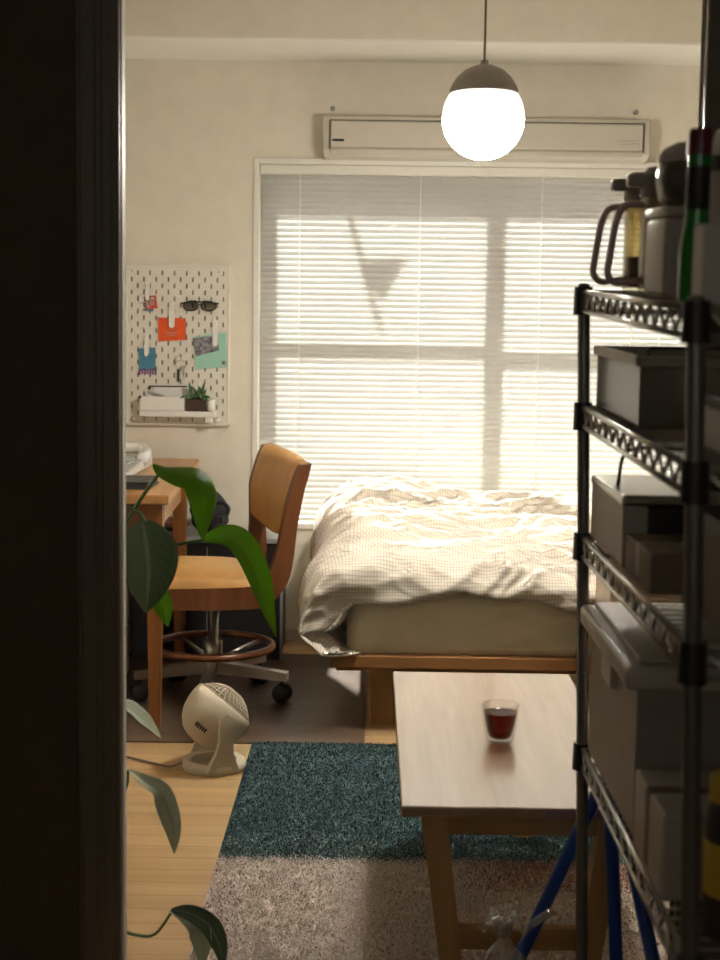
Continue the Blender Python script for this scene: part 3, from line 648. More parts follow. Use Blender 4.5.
# ------------------------------------------------------------------ office chair
ch = thing('desk_chair', 'tan leather and brown bentwood swivel chair with foot ring at the desk', 'chair', (-.515, 4.72, .004))
cx0, cy0 = -.515, 4.72
outer = [(-.183, .806), (-.195, .754), (-.204, .723), (-.225, .612), (-.239, .491), (-.254, .430), (-.276, .394), (-.320, .352), (-.406, .338), (-.640, .333), (-.70, .345)]
inner = [(-.216, .800), (-.232, .765), (-.257, .681), (-.278, .573), (-.290, .522), (-.311, .461), (-.333, .435), (-.374, .412), (-.640, .400), (-.70, .395)]
def smooth_poly(P, n=6):
    P = [Vector((p[0], 0, p[1])) for p in P]; out = []
    for i in range(len(P)-1):
        p0, p1, p2, p3 = P[max(i-1, 0)], P[i], P[i+1], P[min(i+2, len(P)-1)]
        for k in range(n):
            t = k/n; out.append(.5*((2*p1)+(-p0+p2)*t+(2*p0-5*p1+4*p2-p3)*t*t+(-p0+3*p1-3*p2+p3)*t**3))
    out.append(P[-1]); return out
O, I = smooth_poly(outer), smooth_poly(inner)
def sp(q, f):                                    # f: 0 near side, 1 far side; upper part swings away towards the far side
    up = min(1, max(0, (q.z-.42)/.25))
    return Vector((q.x-.105*f-.05*f*up, 4.50+.40*f, q.z+.035*f*up))
for f0, f1 in ((0, .075), (.925, 1)):
    b = B(); poly = O+I[::-1]
    a = [b.verts.new(sp(q, f0)) for q in poly]; c = [b.verts.new(sp(q, f1)) for q in poly]; n = len(a); no = len(O)
    for vv, flip in ((a, False), (c, True)):
        for i in range(no-1):
            j = n-1-i*(len(I)-1)/(no-1)
            ia, ib = n-1-round(i*(len(I)-1)/(no-1)), n-1-round((i+1)*(len(I)-1)/(no-1))
            fs = [vv[i], vv[i+1], vv[ib]]+([vv[ia]] if ia != ib else [])
            b.faces.new(fs if not flip else fs[::-1])
    for i in range(n): b.faces.new((a[i], a[(i+1) % n], c[(i+1) % n], c[i]))
    obj('side_frame', b, M['chairwood'], ch, 35)
# leather back: lofted between the stiles, slightly hollow, thick
def lerpP(P, z):
    for q0, q1 in zip(P, P[1:]):
        if q0.z >= z >= q1.z: t = (q0.z-z)/(q0.z-q1.z+1e-9); return q0.lerp(q1, t)
    return P[0].copy() if z > P[0].z else P[-1].copy()
b = B(); nu, nz = 13, 14; F_, K_ = [], []
for i in range(nz+1):
    fr, kr = [], []
    for j in range(nu):
        u = j/(nu-1); f = .05+.90*u
        low = .575-.02*math.sin(PI*u)
        z = low+(.800-low)*i/nz; 
        q = lerpP(I, z); e = lerpP(O, z)
        hollow = .018*math.sin(PI*u)
        edge = 1-abs(2*u-1)**6*.5-abs(2*i/nz-1)**8*.5
        p_ = sp(Vector((q.x-.012*edge+hollow, 0, z)), f); k_ = sp(Vector((e.x+.002+hollow*.8, 0, z)), f)
        if i == nz: p_.z -= .004; 
        top = .012*math.sin(PI*min(1, max(0, (i/nz-.85)/.15))*.5)
        p_.z += top; k_.z += top; fr.append(b.verts.new(p_)); kr.append(b.verts.new(k_))
    F_.append(fr); K_.append(kr)
for G, fl in ((F_, 0), (K_, 1)):
    for i in range(nz):
        for j in range(nu-1):
            q = (G[i][j], G[i][j+1], G[i+1][j+1], G[i+1][j]); b.faces.new(q[::-1] if fl else q)
for j in range(nu-1):
    b.faces.new((F_[0][j], K_[0][j], K_[0][j+1], F_[0][j+1])); b.faces.new((F_[nz][j], F_[nz][j+1], K_[nz][j+1], K_[nz][j]))
for i in range(nz):
    b.faces.new((F_[i][0], F_[i+1][0], K_[i+1][0], K_[i][0])); b.faces.new((F_[i][nu-1], K_[i][nu-1], K_[i+1][nu-1], F_[i+1][nu-1]))
o = obj('backrest', b, M['leather'], ch, 60)
md = o.modifiers.new('sub', 'SUBSURF'); md.levels = md.render_levels = 1
# seat: wooden shell and cushion
b = B(); prism(b, [(-.70, 4.535, .343), (-.345, 4.535, .343), (-.44, 4.885, .343), (-.78, 4.885, .343)], (0, 0, .059), .012); obj('seat_shell', b, M['chairwood'], ch, 40)
b = B(); nx, ny = 24, 22; G = []
for i in range(nx+1):
    row = []
    for j in range(ny+1):
        u, v = i/nx*2-1, j/ny*2-1; sq = (1-abs(u)**5)*(1-abs(v)**5)
        x = -.53+.205*u*(1-.04*v*v); y = 4.715+.215*v*(1-.03*u*u); row.append(b.verts.new((x-.045*(v+.6), y, .405+.047*max(0, sq)**.45+.008*(1-u*u)*(1-v*v))))
    G.append(row)
bt = [[b.verts.new((v.co.x, v.co.y, .398)) if (i in (0, nx) or j in (0, ny)) else None for j, v in enumerate(r)] for i, r in enumerate(G)]
for i in range(nx):
    for j in range(ny): b.faces.new((G[i][j], G[i+1][j], G[i+1][j+1], G[i][j+1]))
ringi = [(i, 0) for i in range(nx)]+[(nx, j) for j in range(ny)]+[(i, ny) for i in range(nx, 0, -1)]+[(0, j) for j in range(ny, 0, -1)]
for (a, c), (d, e) in zip(ringi, ringi[1:]+ringi[:1]): b.faces.new((G[a][c], bt[a][c], bt[d][e], G[d][e]))
b.faces.new([bt[a][c] for a, c in ringi]); obj('seat_cushion', b, M['leather'], ch, 50)
b = B(); lathe(b, [(0, .30), (.055, .30), (.05, .345), (0, .345)], 20, (cx0, cy0, 0)); lathe(b, [(0, .10), (.032, .10), (.032, .19), (.019, .195), (.019, .33), (0, .33)], 24, (cx0, cy0, 0)); obj('gas_post', b, M['chrome'], ch)
b = B(); tube(b, [(cx0+.197*math.cos(a), cy0+.197*math.sin(a), .175) for a in np.linspace(0, 2*PI, 49)[:-1]], .0125, 12, closed=True); obj('foot_ring', b, M['chairwood'], ch, 'all')
b = B()
for a in (40, 130, 220, 310):
    a = math.radians(a); tube(b, [(cx0+.028*math.cos(a), cy0+.028*math.sin(a), .13), (cx0+.188*math.cos(a), cy0+.188*math.sin(a), .168)], .007, 8)
obj('ring_spoke', b, M['chrome'], ch)
for a in (270, 345, 55, 127, 197):
    a = math.radians(a); d = Vector((math.cos(a), math.sin(a), 0)); nrm = Vector((-d.y, d.x, 0)); c0 = Vector((cx0, cy0, 0)); L_ = .262
    b = B(); prof = []
    A_ = [c0+nrm*s*.02+Vector((0, 0, z)) for s, z in ((-1, .085), (1, .085), (1, .128), (-1, .128))]; E_ = [c0+d*L_+nrm*s*.016+Vector((0, 0, z)) for s, z in ((-1, .075), (1, .075), (1, .103), (-1, .103))]
    va = [b.verts.new(q) for q in A_]; ve = [b.verts.new(q) for q in E_]; b.faces.new(va); b.faces.new(ve[::-1])
    for i in range(4): b.faces.new((va[i], va[(i+1) % 4], ve[(i+1) % 4], ve[i]))
    lg = obj('base_leg', b, M['chrome'], ch)
    b = B(); ctr = c0+d*(L_-.018)+Vector((0, 0, .034))
    for s in (-1, 1): lathe(b, [(0, -.011), (.026, -.011), (.030, -.006), (.030, .006), (.026, .011), (0, .011)], 20, ctr+nrm*s*.016, nrm)
    lathe(b, [(0, 0), (.006, 0), (.006, .05), (0, .05)], 10, ctr); box(b, ctr.x-.012, ctr.x+.012, ctr.y-.012, ctr.y+.012, .045, .066, .004); obj('caster', b, M['rubber'], lg)

# ------------------------------------------------------------------ fan
fx, fy = -.424, 3.925
fn = thing('desk_fan', 'cream round air circulator fan standing on the floor beside the rug', 'fan', (fx, fy, 0))
fb = .005                                       # foot pads just stand on the floor
b = B(); lathe(b, [(.058, .004), (.084, .0), (.089, .008), (.087, .024), (.078, .031), (.064, .027), (.058, .004)], 44, (fx, fy, 0)); obj('base_ring', b, M['cream'], fn, 50)
b = B(); lathe(b, [(0, .002), (.060, .002), (.060, .007), (0, .007)], 36, (fx, fy, 0)); obj('base_plate', b, M['creamdark'], fn)
dv = Vector((.42, -.907, 0)).normalized(); ev = Vector((.907, .42, 0)).normalized(); hz = .156
C0 = Vector((fx+.008, fy, hz))
for s in (1, -1):
    b = B(); pts = []
    for (w, z) in ((-.050, .012), (-.040, .035), (-.027, .065), (-.021, .10), (-.020, hz)): pts.append((w, z))
    for k in range(1, 8): a = PI-PI*k/8; pts.append((.020*math.cos(a), hz+.020*math.sin(a)))
    for (w, z) in ((.020, hz), (.021, .10), (.027, .065), (.040, .035), (.050, .012)): pts.append((w, z))
    def bow(z): return .071+.026*sstep(.02, .12, z)
    ri = [b.verts.new(Vector((fx, fy, 0))+dv*s*bow(z)+ev*w+Vector((0, 0, z))) for w, z in pts]; ro = [b.verts.new(Vector((fx, fy, 0))+dv*s*(bow(z)+.013)+ev*w*.92+Vector((0, 0, z))) for w, z in pts]; n = len(pts)
    for i in range(n): b.faces.new((ri[i], ri[(i+1) % n], ro[(i+1) % n], ro[i]))
    h = n//2
    for vv in (ri, ro):
        for i in range(h): 
            q = [vv[i], vv[i+1], vv[n-2-i], vv[n-1-i]]; q = list(dict.fromkeys(q))
            if len(q) > 2: b.faces.new(q)
    bmesh.ops.bevel(b, geom=[e for e in b.edges if e.calc_face_angle(0) > 1], offset=.003, segments=2, affect='EDGES')
    obj('arm', b, M['cream'], fn, 40)
ax = (ev*math.cos(math.radians(48))+Vector((0, 0, 1))*math.sin(math.radians(48))).normalized()
b = B(); lathe(b, [(0, -.098), (.028, -.095), (.052, -.086), (.072, -.066), (.085, -.042), (.092, -.010), (.0925, .012), (.0905, .030), (.0865, .036), (.083, .032), (0, .028)], 48, C0, ax); hd = obj('head', b, M['cream'], fn, 45)
b = B()
lathe(b, [(0, .078), (.018, .077), (.020, .072), (0, .071)], 24, C0, ax)
for r in (.027, .036, .045, .054, .063, .072, .080):
    zz = .060+.018-.046*(r/.086)**2.2
    u_ = ax.orthogonal().normalized(); w_ = ax.cross(u_)
    tube(b, [C0+ax*zz+(u_*math.cos(a)+w_*math.sin(a))*r for a in np.linspace(0, 2*PI, 41)[:-1]], .0019, 6, closed=True)
for k in range(30):
    a = 2*PI*k/30; pts = []
    for r in np.linspace(.018, .086, 7):
        a2 = a+r*7; pts.append(C0+ax*(.0605+.018-.046*(r/.086)**2.2)+(u_*math.cos(a2)+w_*math.sin(a2))*r)
    tube(b, pts, .0017, 5)
obj('grille', b, M['creamdark'], fn, 'all')
b = B()
for k in range(3):
    a0 = 2*PI*k/3; 
    for i in range(6):
        r0, r1 = .015+i*.010, .015+(i+1)*.010
        q = [C0+ax*(.036+.012*s)+(u_*math.cos(a0+t_)+w_*math.sin(a0+t_))*r for r, t_, s in ((r0, 0, 0), (r0, .8, 1), (r1, .85, 1), (r1, .05, 0))]
        b.faces.new([b.verts.new(p_) for p_ in q])
o = obj('blades', b, M['creamdark'], fn); md = o.modifiers.new('t', 'SOLIDIFY'); md.thickness = .002
b = B()                                         # row of dark vent slots low on the back shell
v0 = Vector((-.046, -.068, -.035)); rad0 = (v0-ax*v0.dot(ax)).normalized(); tan0 = ax.cross(rad0)
for k in range(5):
    a = (k-2)*.10+.05; rad = rad0*math.cos(a)+tan0*math.sin(a); c_ = C0+ax*(-.058)+rad*.0772
    axd = (ax*.8+rad*.55).normalized(); tube(b, [c_-axd*.0065, c_+axd*.0065], .0024, 6)
obj('vent', b, M['black'], hd)
b = B(); tube(b, fillet([(fx-.085, fy-.005, .016), (fx-.12, fy-.02, .006), (-.70, 4.02, .005), (-1.0, 4.05, .005)], .06), .003, 8); obj('power_cord', b, M['greyfront'], fn, 'all')

# ------------------------------------------------------------------ low table and tea
tb = thing('low_table', 'low oak coffee table standing on the rug', 'table', (.275, 2.92, .0115))
TX0, TX1, TY0, TY1, TZ = .062, .487, 2.414, 3.42, .400
b = B(); box(b, TX0, TX1, TY0, TY1, TZ-.020, TZ, .003); obj('top', b, M['oak'], tb)
b = B(); box(b, TX0+.045, TX1-.045, TY0+.025, TY0+.045, TZ-.058, TZ-.020, .002); box(b, TX0+.045, TX1-.045, TY1-.045, TY1-.025, TZ-.058, TZ-.020, .002)
box(b, TX0+.04, TX0+.06, TY0+.035, TY1-.035, TZ-.058, TZ-.020, .002); box(b, TX1-.06, TX1-.04, TY0+.035, TY1-.035, TZ-.058, TZ-.020, .002); obj('apron', b, M['oak_x'], tb)
for (xt, xb) in ((TX0+.057, TX0+.105), (TX1-.057, TX1-.105)):
    for yt in (TY0+.035, TY1-.035):
        b = B(); w = .0225
        a_ = [(xt-w, yt-w, TZ-.020), (xt+w, yt-w, TZ-.020), (xt+w, yt+w, TZ-.020), (xt-w, yt+w, TZ-.020)]; w = .019; c_ = [(xb-w, yt-w, .0115), (xb+w, yt-w, .0115), (xb+w, yt+w, .0115), (xb-w, yt+w, .0115)]
        va = [b.verts.new(q) for q in a_]; vc = [b.verts.new(q) for q in c_]; b.faces.new(va); b.faces.new(vc[::-1])
        for i in range(4): b.faces.new((va[i], va[(i+1) % 4], vc[(i+1) % 4], vc[i]))
        obj('leg', b, M['oak_leg'], tb)
for yt in (TY0+.035, TY1-.035):
    b = B(); box(b, TX0+.10, TX1-.10, yt-.011, yt+.011,   .135, .175, .002); obj('stretcher', b, M['oak_x'], tb)
gx, gy, gz = .268, 2.832, TZ
gt = thing('tea_glass', 'double-walled glass of dark red tea on the low table', 'glass', (gx, gy, gz))
b = B(); lathe(b, [(0, .0005), (.026, .0005), (.0285, .004), (.0345, .045), (.0378, .070), (.0378, .074), (.0365, .0752), (.0352, .073), (.0335, .060), (.029, .030), (.024, .009), (.018, .0055), (0, .005)], 48, (gx, gy, gz)); obj('glass_wall', b, M['tglass'], gt, 'all')
b = B(); lathe(b, [(0, .0066), (.0165, .0068), (.0225, .011), (.0275, .031), (.0328, .0590), (0, .0590)], 48, (gx, gy, gz)); obj('tea', b, M['tea'], gt, 50)

# ------------------------------------------------------------------ bed
bd = thing('bed', 'low wooden bed with cream-sheeted mattress under the window', 'bed', (.9, 4.9, 0))
b = B(); box(b, -.107, 1.92, 4.295, 5.50, .203, .243, .004); box(b, -.095, 1.90, 4.32, 4.34, .19, .203); obj('frame', b, M['bedwood'], bd)
for x, y in ((.011, 4.40), (1.78, 4.40), (.011, 5.32), (1.78, 5.32), (.9, 4.40)):
    b = B(); box(b, x, x+.072, y, y+.072, 0, .203, .002); obj('leg', b, M['bedleg'], bd)
# mattress with slightly rumpled sheet
nx, ny = 150, 40
def mattress():
    x0, x1, y0, y1, z0, z1 = -.065, 1.90, 4.335, 5.47, .243, .455; b_ = B(); 
    prof = []                                    # front face up and over
    for t_ in np.linspace(0, 1, 26): prof.append((t_, 0))
    P = np.zeros((nx+1, 60, 3)); xs = np.linspace(x0, x1, nx+1)
    s = np.linspace(0, 1, 60); R0 = .045
    for j, q in enumerate(s):
        d = q*.9
        if d < z1-z0-R0: y, z = y0, z0+d; ny_, nz_ = -1, 0
        elif d < z1-z0-R0+R0*PI/2: a = (d-(z1-z0-R0))/R0; y, z = y0+R0*(1-math.cos(a)), z1-R0+R0*math.sin(a); ny_, nz_ = -math.cos(a), math.sin(a)
        else: y, z = y0+R0+(d-(z1-z0-R0+R0*PI/2)), z1; ny_, nz_ = 0, 1
        w = .003*pn(xs*3+q*5, np.full_like(xs, q*3))+.009*(1-np.abs(pn(xs*4-q*5, xs*0+q*2.5+4))*2.2).clip(0, 1)**5+.005*(1-np.abs(pn(xs*7+q*8, xs*0+q*4))*2.2).clip(0, 1)**5+.003
        bulge = .012*math.sin(min(1, d/(z1-z0))*PI)
        if j == 0: w = w*.2
        P[:, j, 0] = xs; P[:, j, 1] = y+ny_*(w+bulge); P[:, j, 2] = z+nz_*w*.5
        # round the left end
        k_ = np.clip((xs-x0)/.06, 0, 1); P[:, j, 1] += .05*(1-np.sqrt(1-(1-k_)**2))
    return P
P = mattress(); UV = np.zeros(P.shape[:2]+(2,)); UV[..., 0] = P[..., 0]; UV[..., 1] = P[..., 2]
sheet = grid_mesh('sheet', P, UV, M['sheet'], bd)
b = B(); box(b, -.05, 1.89, 4.39, 5.46, .243, .452, .03, 3); obj('mattress', b, M['sheet'], bd, 40)
# duvet: draped grid with ridged folds
nu, nv = 460, 260
U, Vv = np.meshgrid(np.linspace(0, 1, nu), np.linspace(0, 1, nv), indexing='ij')
r1, r2 = .15, .085
xe, ye = -.035, 4.365
Lu0, Lu1 = -.46, 1.90                           # flat coordinate along X (negative past the bend hangs)
fxx = Lu0+(Lu1-Lu0)*U
hang = .142+.028*pn(fxx*2.3, fxx*0+.5)+.02*pn(fxx*7, fxx*0+3.3)+.095*(1-sstep(-.13, -.03, fxx))-.02*sstep(.05, .25, fxx)*(1-sstep(.25, .6, fxx))
yb = 5.50
fyy = yb-(yb-ye+hang+.069)*Vv                    # goes past the front edge and then tucks in
wob = .02*pn(fxx*3+7, fyy*3)
aX = np.maximum(0, xe-fxx); aY = np.maximum(0, ye-fyy)
def drape(a, r):
    q = PI*r/2; inb = a < q
    off = np.where(inb, r*np.sin(np.minimum(a, q)/r), r); dr = np.where(inb, r*(1-np.cos(np.minimum(a, q)/r)), r+(a-q)); return off, dr
oX, dX = drape(aX, r1); oY, dY = drape(np.minimum(aY, hang), r2)
tuck = np.maximum(0, aY-hang)               # the last centimetres curl in under the hem
drop = (np.maximum(dX, 0)**3+np.maximum(dY, 0)**3+1e-9)**(1/3)
ztop = .515+.075*sstep(4.45, 5.45, fyy)+.03*(1-sstep(-.1, .7, fxx))*sstep(4.5, 5.4, fyy)-.02*sstep(.3, 1.0, fxx)*sstep(4.6, 5.4, fyy)
Xp = np.maximum(fxx, xe)-oX*(1+.12*np.clip(aY/.2, 0, 1)); Yp = np.maximum(fyy, ye)-oY; Zp = ztop-drop
tk = np.clip(tuck/.022, 0, PI)*sstep(-.16, .0, fxx); Zp -= .022*np.sin(tk); Yp += .022*(1-np.cos(tk))
Xp += .85*np.clip(dX-.16, 0, .2)
# folds
wx = fxx+.10*pn(fxx*2.2+3, fyy*2.2)+.03*pn(fxx*7, fyy*7+2); wy = fyy+.10*pn(fxx*2.2+9, fyy*2.2+4)+.03*pn(fxx*7+5, fyy*7)
def ridge(x, y, p=1.6): return (1-np.abs(pn(x, y))*1.9).clip(0, 1)**p
ca_, sa_ = math.cos(.45), math.sin(.45)
rx, ry = wx*ca_+wy*sa_, -wx*sa_+wy*ca_
F1 = ridge(rx*1.5, ry*4.5, 1.8); F2 = ridge(wx*2.4+8, wy*8.5+3, 2.4); F3 = ridge(rx*5+1, ry*16+5, 2.4); F4 = ridge(wx*9-4, wy*28, 2)
big = pn(fxx*2.6+1.3, fyy*2.6+5)
onTop = 1-np.clip(drop/.12, 0, 1)
amp = .40+.60*onTop
H_ = amp*(.030*F1+.027*F2+.014*F3+.005*F4)+.035*big*onTop+.02*np.exp(-((fyy-4.42)/.07)**2)
# hanging part: soft vertical flutes
flX = np.clip(dX/.2, 0, 1)*.014*np.sin(fyy*34+3*pn(fyy*4, fyy*0)+2*pn(fxx*6, fyy*3)); flY = np.clip(dY/.15, 0, 1)*.010*np.sin(fxx*26+4*pn(fxx*3, fxx*0+8))
Pd = np.stack([Xp, Yp, Zp], -1)
du_ = np.gradient(Pd, axis=0); dv_ = np.gradient(Pd, axis=1); nn = np.cross(dv_, du_); nn /= np.linalg.norm(nn, axis=-1, keepdims=True)+1e-9
nn *= np.sign((nn[..., 2:]*1.0+nn[..., 1:2]*-.7+nn[..., 0:1]*-.4))+0
Pd = Pd+nn*(H_+flX+flY-.012)[..., None]
low = .252+0*Pd[..., 2]; Pd[..., 2] = np.maximum(Pd[..., 2], low)
Pd[..., 1] = np.minimum(Pd[..., 1], 5.60)
UVd = np.stack([fxx+.5, 6-fyy], -1)
dvt = grid_mesh('duvet', Pd, UVd, M['duvet'], None, (.9, 4.9, .5)); tag(dvt, 'rumpled white duvet with thin brown checks lying over the bed', 'duvet')
md = dvt.modifiers.new('thick', 'SOLIDIFY'); md.thickness = .005; md.offset = -1

# light-wood cabinet beyond the rack
sc = thing('side_cabinet', 'pale wooden side cabinet standing behind the shelf rack', 'cabinet', (.9, 4.1, 0))
b = B(); box(b, .672, 1.12, 3.96, 4.22, .03, .782, .002); obj('body', b, M['pinkwood'], sc)
b = B(); box(b, .664, 1.128, 3.95, 4.235, .782, .803, .003); obj('top', b, M['pinktop'], sc)
b = B(); box(b, .69, .89, 3.948, 3.96, .06, .77, .002); d_ = obj('door', b, M['pinkwood'], sc); b = B(); box(b, .87, .876, 3.93, 3.948, .40, .48, .002); obj('handle', b, M['chrome'], d_)
b = B(); box(b, .9, 1.10, 3.948, 3.96, .06, .77, .002); d_ = obj('door', b, M['pinkwood'], sc); b = B(); box(b, .914, .92, 3.93, 3.948, .40, .48, .002); obj('handle', b, M['chrome'], d_)
b = B(); box(b, .69, 1.10, 3.98, 4.2, 0, .03); obj('plinth', b, M['bedwood'], sc)

# ------------------------------------------------------------------ wire rack
KX0, KX1, KY0, KY1 = .343, .700, 1.50, 2.30
SH = (1.260, 1.086, .886, .541)
SLOPE = (.0525, .0325, .010, .010)                 # the shelves hang a little lower at the near end
def sx(z): return .026*(.9-z)
def zs(i, y): return SH[i]+SLOPE[i]*(y-1.9)
rk = thing('wire_shelf_rack', 'dark chrome wire shelf rack standing at the right by the doorway', 'shelf rack', ((KX0+KX1)/2, 1.9, 0))
for x in (KX0, KX1):
    for y in (KY0, KY1):
        b = B(); tube(b, [(x+sx(.03), y, .03), (x+sx(1.26), y, zs(0, y)+.004)], .0098, 14); lathe(b, [(0, 0), (.0098, 0), (.008, .005), (0, .007)], 14, (x+sx(1.26), y, zs(0, y)+.004))
        for k in range(23): lathe(b, [(.0098, -.0008), (.0104, -.0005), (.0104, .0005), (.0098, .0008)], 14, (x+sx(.08+k*.05), y, .08+k*.05))
        po = obj('post', b, M['rackpost'], rk, 40)
        b = B(); lathe(b, [(0, 0), (.016, 0), (.017, .008), (.008, .012), (.008, .03), (0, .03)], 14, (x+sx(0), y, 0)); obj('foot', b, M['black'], po)
        for i_ in range(4):
            z = zs(i_, y); b = B(); lathe(b, [(.0098, -.040), (.0155, -.040), (.0145, .004), (.0098, .004)], 16, (x+sx(z), y, z)); obj('collar', b, M['black'], po, 40)
def truss(b, p0, p1, z0, z1, n):
    p0, p1 = Vector(p0), Vector(p1)
    for z in (z0, z1): tube(b, [p0+Vector((0, 0, z)), p1+Vector((0, 0, z))], .0042, 8)
    pts = [p0.lerp(p1, i/n)+Vector((0, 0, z1 if i % 2 else z0)) for i in range(n+1)]
    tube(b, pts, .0026, 6)
for i_ in range(4):
    b = B(); zn, zf = zs(i_, KY0), zs(i_, KY1); k0, k1 = KX0+sx(zn), KX1+sx(zn)
    for x in (k0, k1): truss(b, (x, KY0+.012, zn), (x, KY1-.012, zf), -.0045, -.034, 26)
    for y, z in ((KY0, zn), (KY1, zf)): truss(b, (k0+.012, y, z), (k1-.012, y, z), -.0045, -.034, 12)
    for y in np.arange(KY0+.03, KY1-.01, .028): tube(b, [(k0, y, zs(i_, y)-.0015), (k1, y, zs(i_, y)-.0015)], .0015, 5)
    for x in (k0+.12, k1-.12): tube(b, [(x, KY0, zn-.006), (x, KY1, zf-.006)], .003, 6)
    obj('shelf', b, M['rackmetal'], rk)
Z1, Z2, Z3, Z4 = SH
# --- top shelf
def jug(x, y, z, fill, label):
    j = thing('pitcher', label, 'pitcher', (x, y, z), 'handled glass jugs on the top shelf')
    b = B(); lathe(b, [(0, .001), (.034, .001), (.036, .004), (.036, .135), (.034, .138), (.034, .006), (0, .005)], 32, (x, y, z)); obj('jar', b, M['jugglass'], j, 50)
    b = B(); lathe(b, [(0, .006), (.0335, .006), (.0335, .052), (0, .052)], 28, (x, y, z)); obj('lower_contents', b, M['dtea'], j, 50)
    b = B(); lathe(b, [(0, .0525), (.0335, .0525), (.0335, fill), (0, fill)], 28, (x, y, z)); obj('upper_contents', b, M['amber'], j, 50)
    b = B(); lathe(b, [(0, .178), (.028, .178), (.033, .172), (.0375, .160), (.0385, .138), (.0345, .134), (0, .138)], 32, (x, y, z)); box(b, x-.058, x-.02, y-.012, y+.012, z+.150, z+.168, .004); obj('lid', b, M['juglid'], j, 45)
    b = B(); tube(b, fillet([(x-.033, y, z+.126), (x-.062, y, z+.126), (x-.072, y, z+.10), (x-.082, y, z+.025), (x-.070, y, z+.012), (x-.034, y, z+.018)], .018), .0052, 10); obj('handle', b, M['handle'], j, 'all')
jug(.418, 2.235, zs(0, 2.235), .128, 'glass pitcher with mauve handle on the top shelf, farther of two')
jug(.420, 2.110, zs(0, 2.11), .120, 'glass pitcher with mauve handle on the top shelf, nearer of two')
Z1, Z2, Z3, Z4 = (zs(i, 1.835) for i in range(4))
cn = thing('canister', 'taupe square canister on the top shelf beside the glass pitchers', 'canister', (.415, 1.83, Z1))
b = B(); box(b, .352, .478, 1.77, 1.90, Z1, Z1+.098, .008, 3); obj('body', b, M['canister'], cn, 40)
b = B(); box(b, .350, .480, 1.768, 1.902, Z1+.098, Z1+.110, .004); obj('lid', b, M['canister'], cn, 40)
Z1, Z2, Z3, Z4 = (zs(i, 1.835) for i in range(4))
jr = thing('glass_jar', 'squat grey glass jar with lid standing on the taupe canister', 'jar', (.415, 1.835, Z1+.110))
b = B(); lathe(b, [(0, .001), (.036, .001), (.046, .012), (.050, .035), (.046, .056), (.044, .058), (.047, .035), (.043, .014), (0, .004)], 36, (.402, 1.835, Z1+.110)); obj('bowl', b, M['jarglass'], jr, 'all')
b = B(); lathe(b, [(0, .083), (.026, .081), (.042, .073), (.049, .062), (.049, .057), (0, .057)], 36, (.402, 1.835, Z1+.110)); obj('lid', b, M['tub'], jr, 45)
b = B(); lathe(b, [(0, .005), (.034, .006), (.040, .014), (.040, .022), (0, .026)], 30, (.402, 1.835, Z1+.110)); obj('contents', b, M['barley'], jr, 'all')
Z1, Z2, Z3, Z4 = (zs(i, 1.6) for i in range(4))
bo = thing('bottle', 'green bottle with dark red foil neck and black label on the top shelf', 'bottle', (.352, 1.60, Z1))
b = B(); lathe(b, [(0, 0), (.016, 0), (.0175, .004), (.0175, .055), (.016, .070), (.0135, .082), (.0125, .10), (.0125, .160), (0, .161)], 28, (.352, 1.60, Z1)); obj('glass', b, M['bottle'], bo, 50)
b = B(); lathe(b, [(.0128, .158), (.0132, .158), (.0136, .180), (.012, .186), (0, .187)], 24, (.352, 1.60, Z1)); obj('foil', b, M['foil'], bo, 50)
b = B(); lathe(b, [(.0127, .100), (.0131, .101), (.0131, .145), (.0127, .146)], 24, (.352, 1.60, Z1)); obj('label', b, M['blabel'], bo, 50)
Z1, Z2, Z3, Z4 = (zs(i, 1.54) for i in range(4))
cb = thing('carton', 'small taupe carton at the near end of the top shelf before the bottle', 'carton', (.40, 1.535, Z1))
b = B(); box(b, .342, .435, 1.518, 1.566, Z1, Z1+.082, .002); obj('box', b, M['canister'], cb); b = B(); box(b, .3415, .4355, 1.536, 1.544, Z1+.0815, Z1+.083); obj('tape', b, M['tub'], cb)
Z1, Z2, Z3, Z4 = (zs(i, 1.7) for i in range(4))
tbb = thing('tub', 'pale domed tub with black band at right of the green bottle on the top shelf', 'tub', (.448, 1.70, Z1))
b = B(); lathe(b, [(0, 0), (.062, 0), (.066, .005), (.066, .150), (0, .150)], 36, (.448, 1.70, Z1)); obj('body', b, M['tub'], tbb, 45)
b = B(); lathe(b, [(.0665, .146), (.068, .148), (.068, .162), (.0665, .164)], 36, (.448, 1.70, Z1)); obj('band', b, M['black'], tbb, 45)
b = B(); lathe(b, [(.066, .150), (.066, .165), (.055, .192), (.035, .215), (.018, .222), (0, .223)], 36, (.448, 1.70, Z1)); obj('dome_lid', b, M['tub'], tbb, 45)
# --- second shelf
def openbin(x0, x1, y0, y1, z, h, m_side, m_rim, label, name='storage_bin', cat='bin'):
    t_ = thing(name, label, cat, ((x0+x1)/2, (y0+y1)/2, z))
    b = B(); w = .003
    box(b, x0, x1, y0, y1, z, z+w); box(b, x0, x0+w, y0, y1, z, z+h, .001); box(b, x1-w, x1, y0, y1, z, z+h, .001); box(b, x0, x1, y0, y0+w, z, z+h, .001); box(b, x0, x1, y1-w, y1, z, z+h, .001); obj('tub', b, m_side, t_)
    b = B()
    for a in ((x0-.006, x0+.004, y0-.006, y1+.006), (x1-.004, x1+.006, y0-.006, y1+.006), (x0-.006, x1+.006, y0-.006, y0+.004), (x0-.006, x1+.006, y1-.004, y1+.006)): box(b, *a, z+h-.014, z+h, .002)
    obj('rim', b, m_rim, t_); return t_
Z1, Z2, Z3, Z4 = (zs(i, 2.08) for i in range(4))
t_ = openbin(.352, .620, 1.90, 2.262, Z2, .096, M['milky'], M['bin'], 'open milky grey plastic bin on the second shelf')
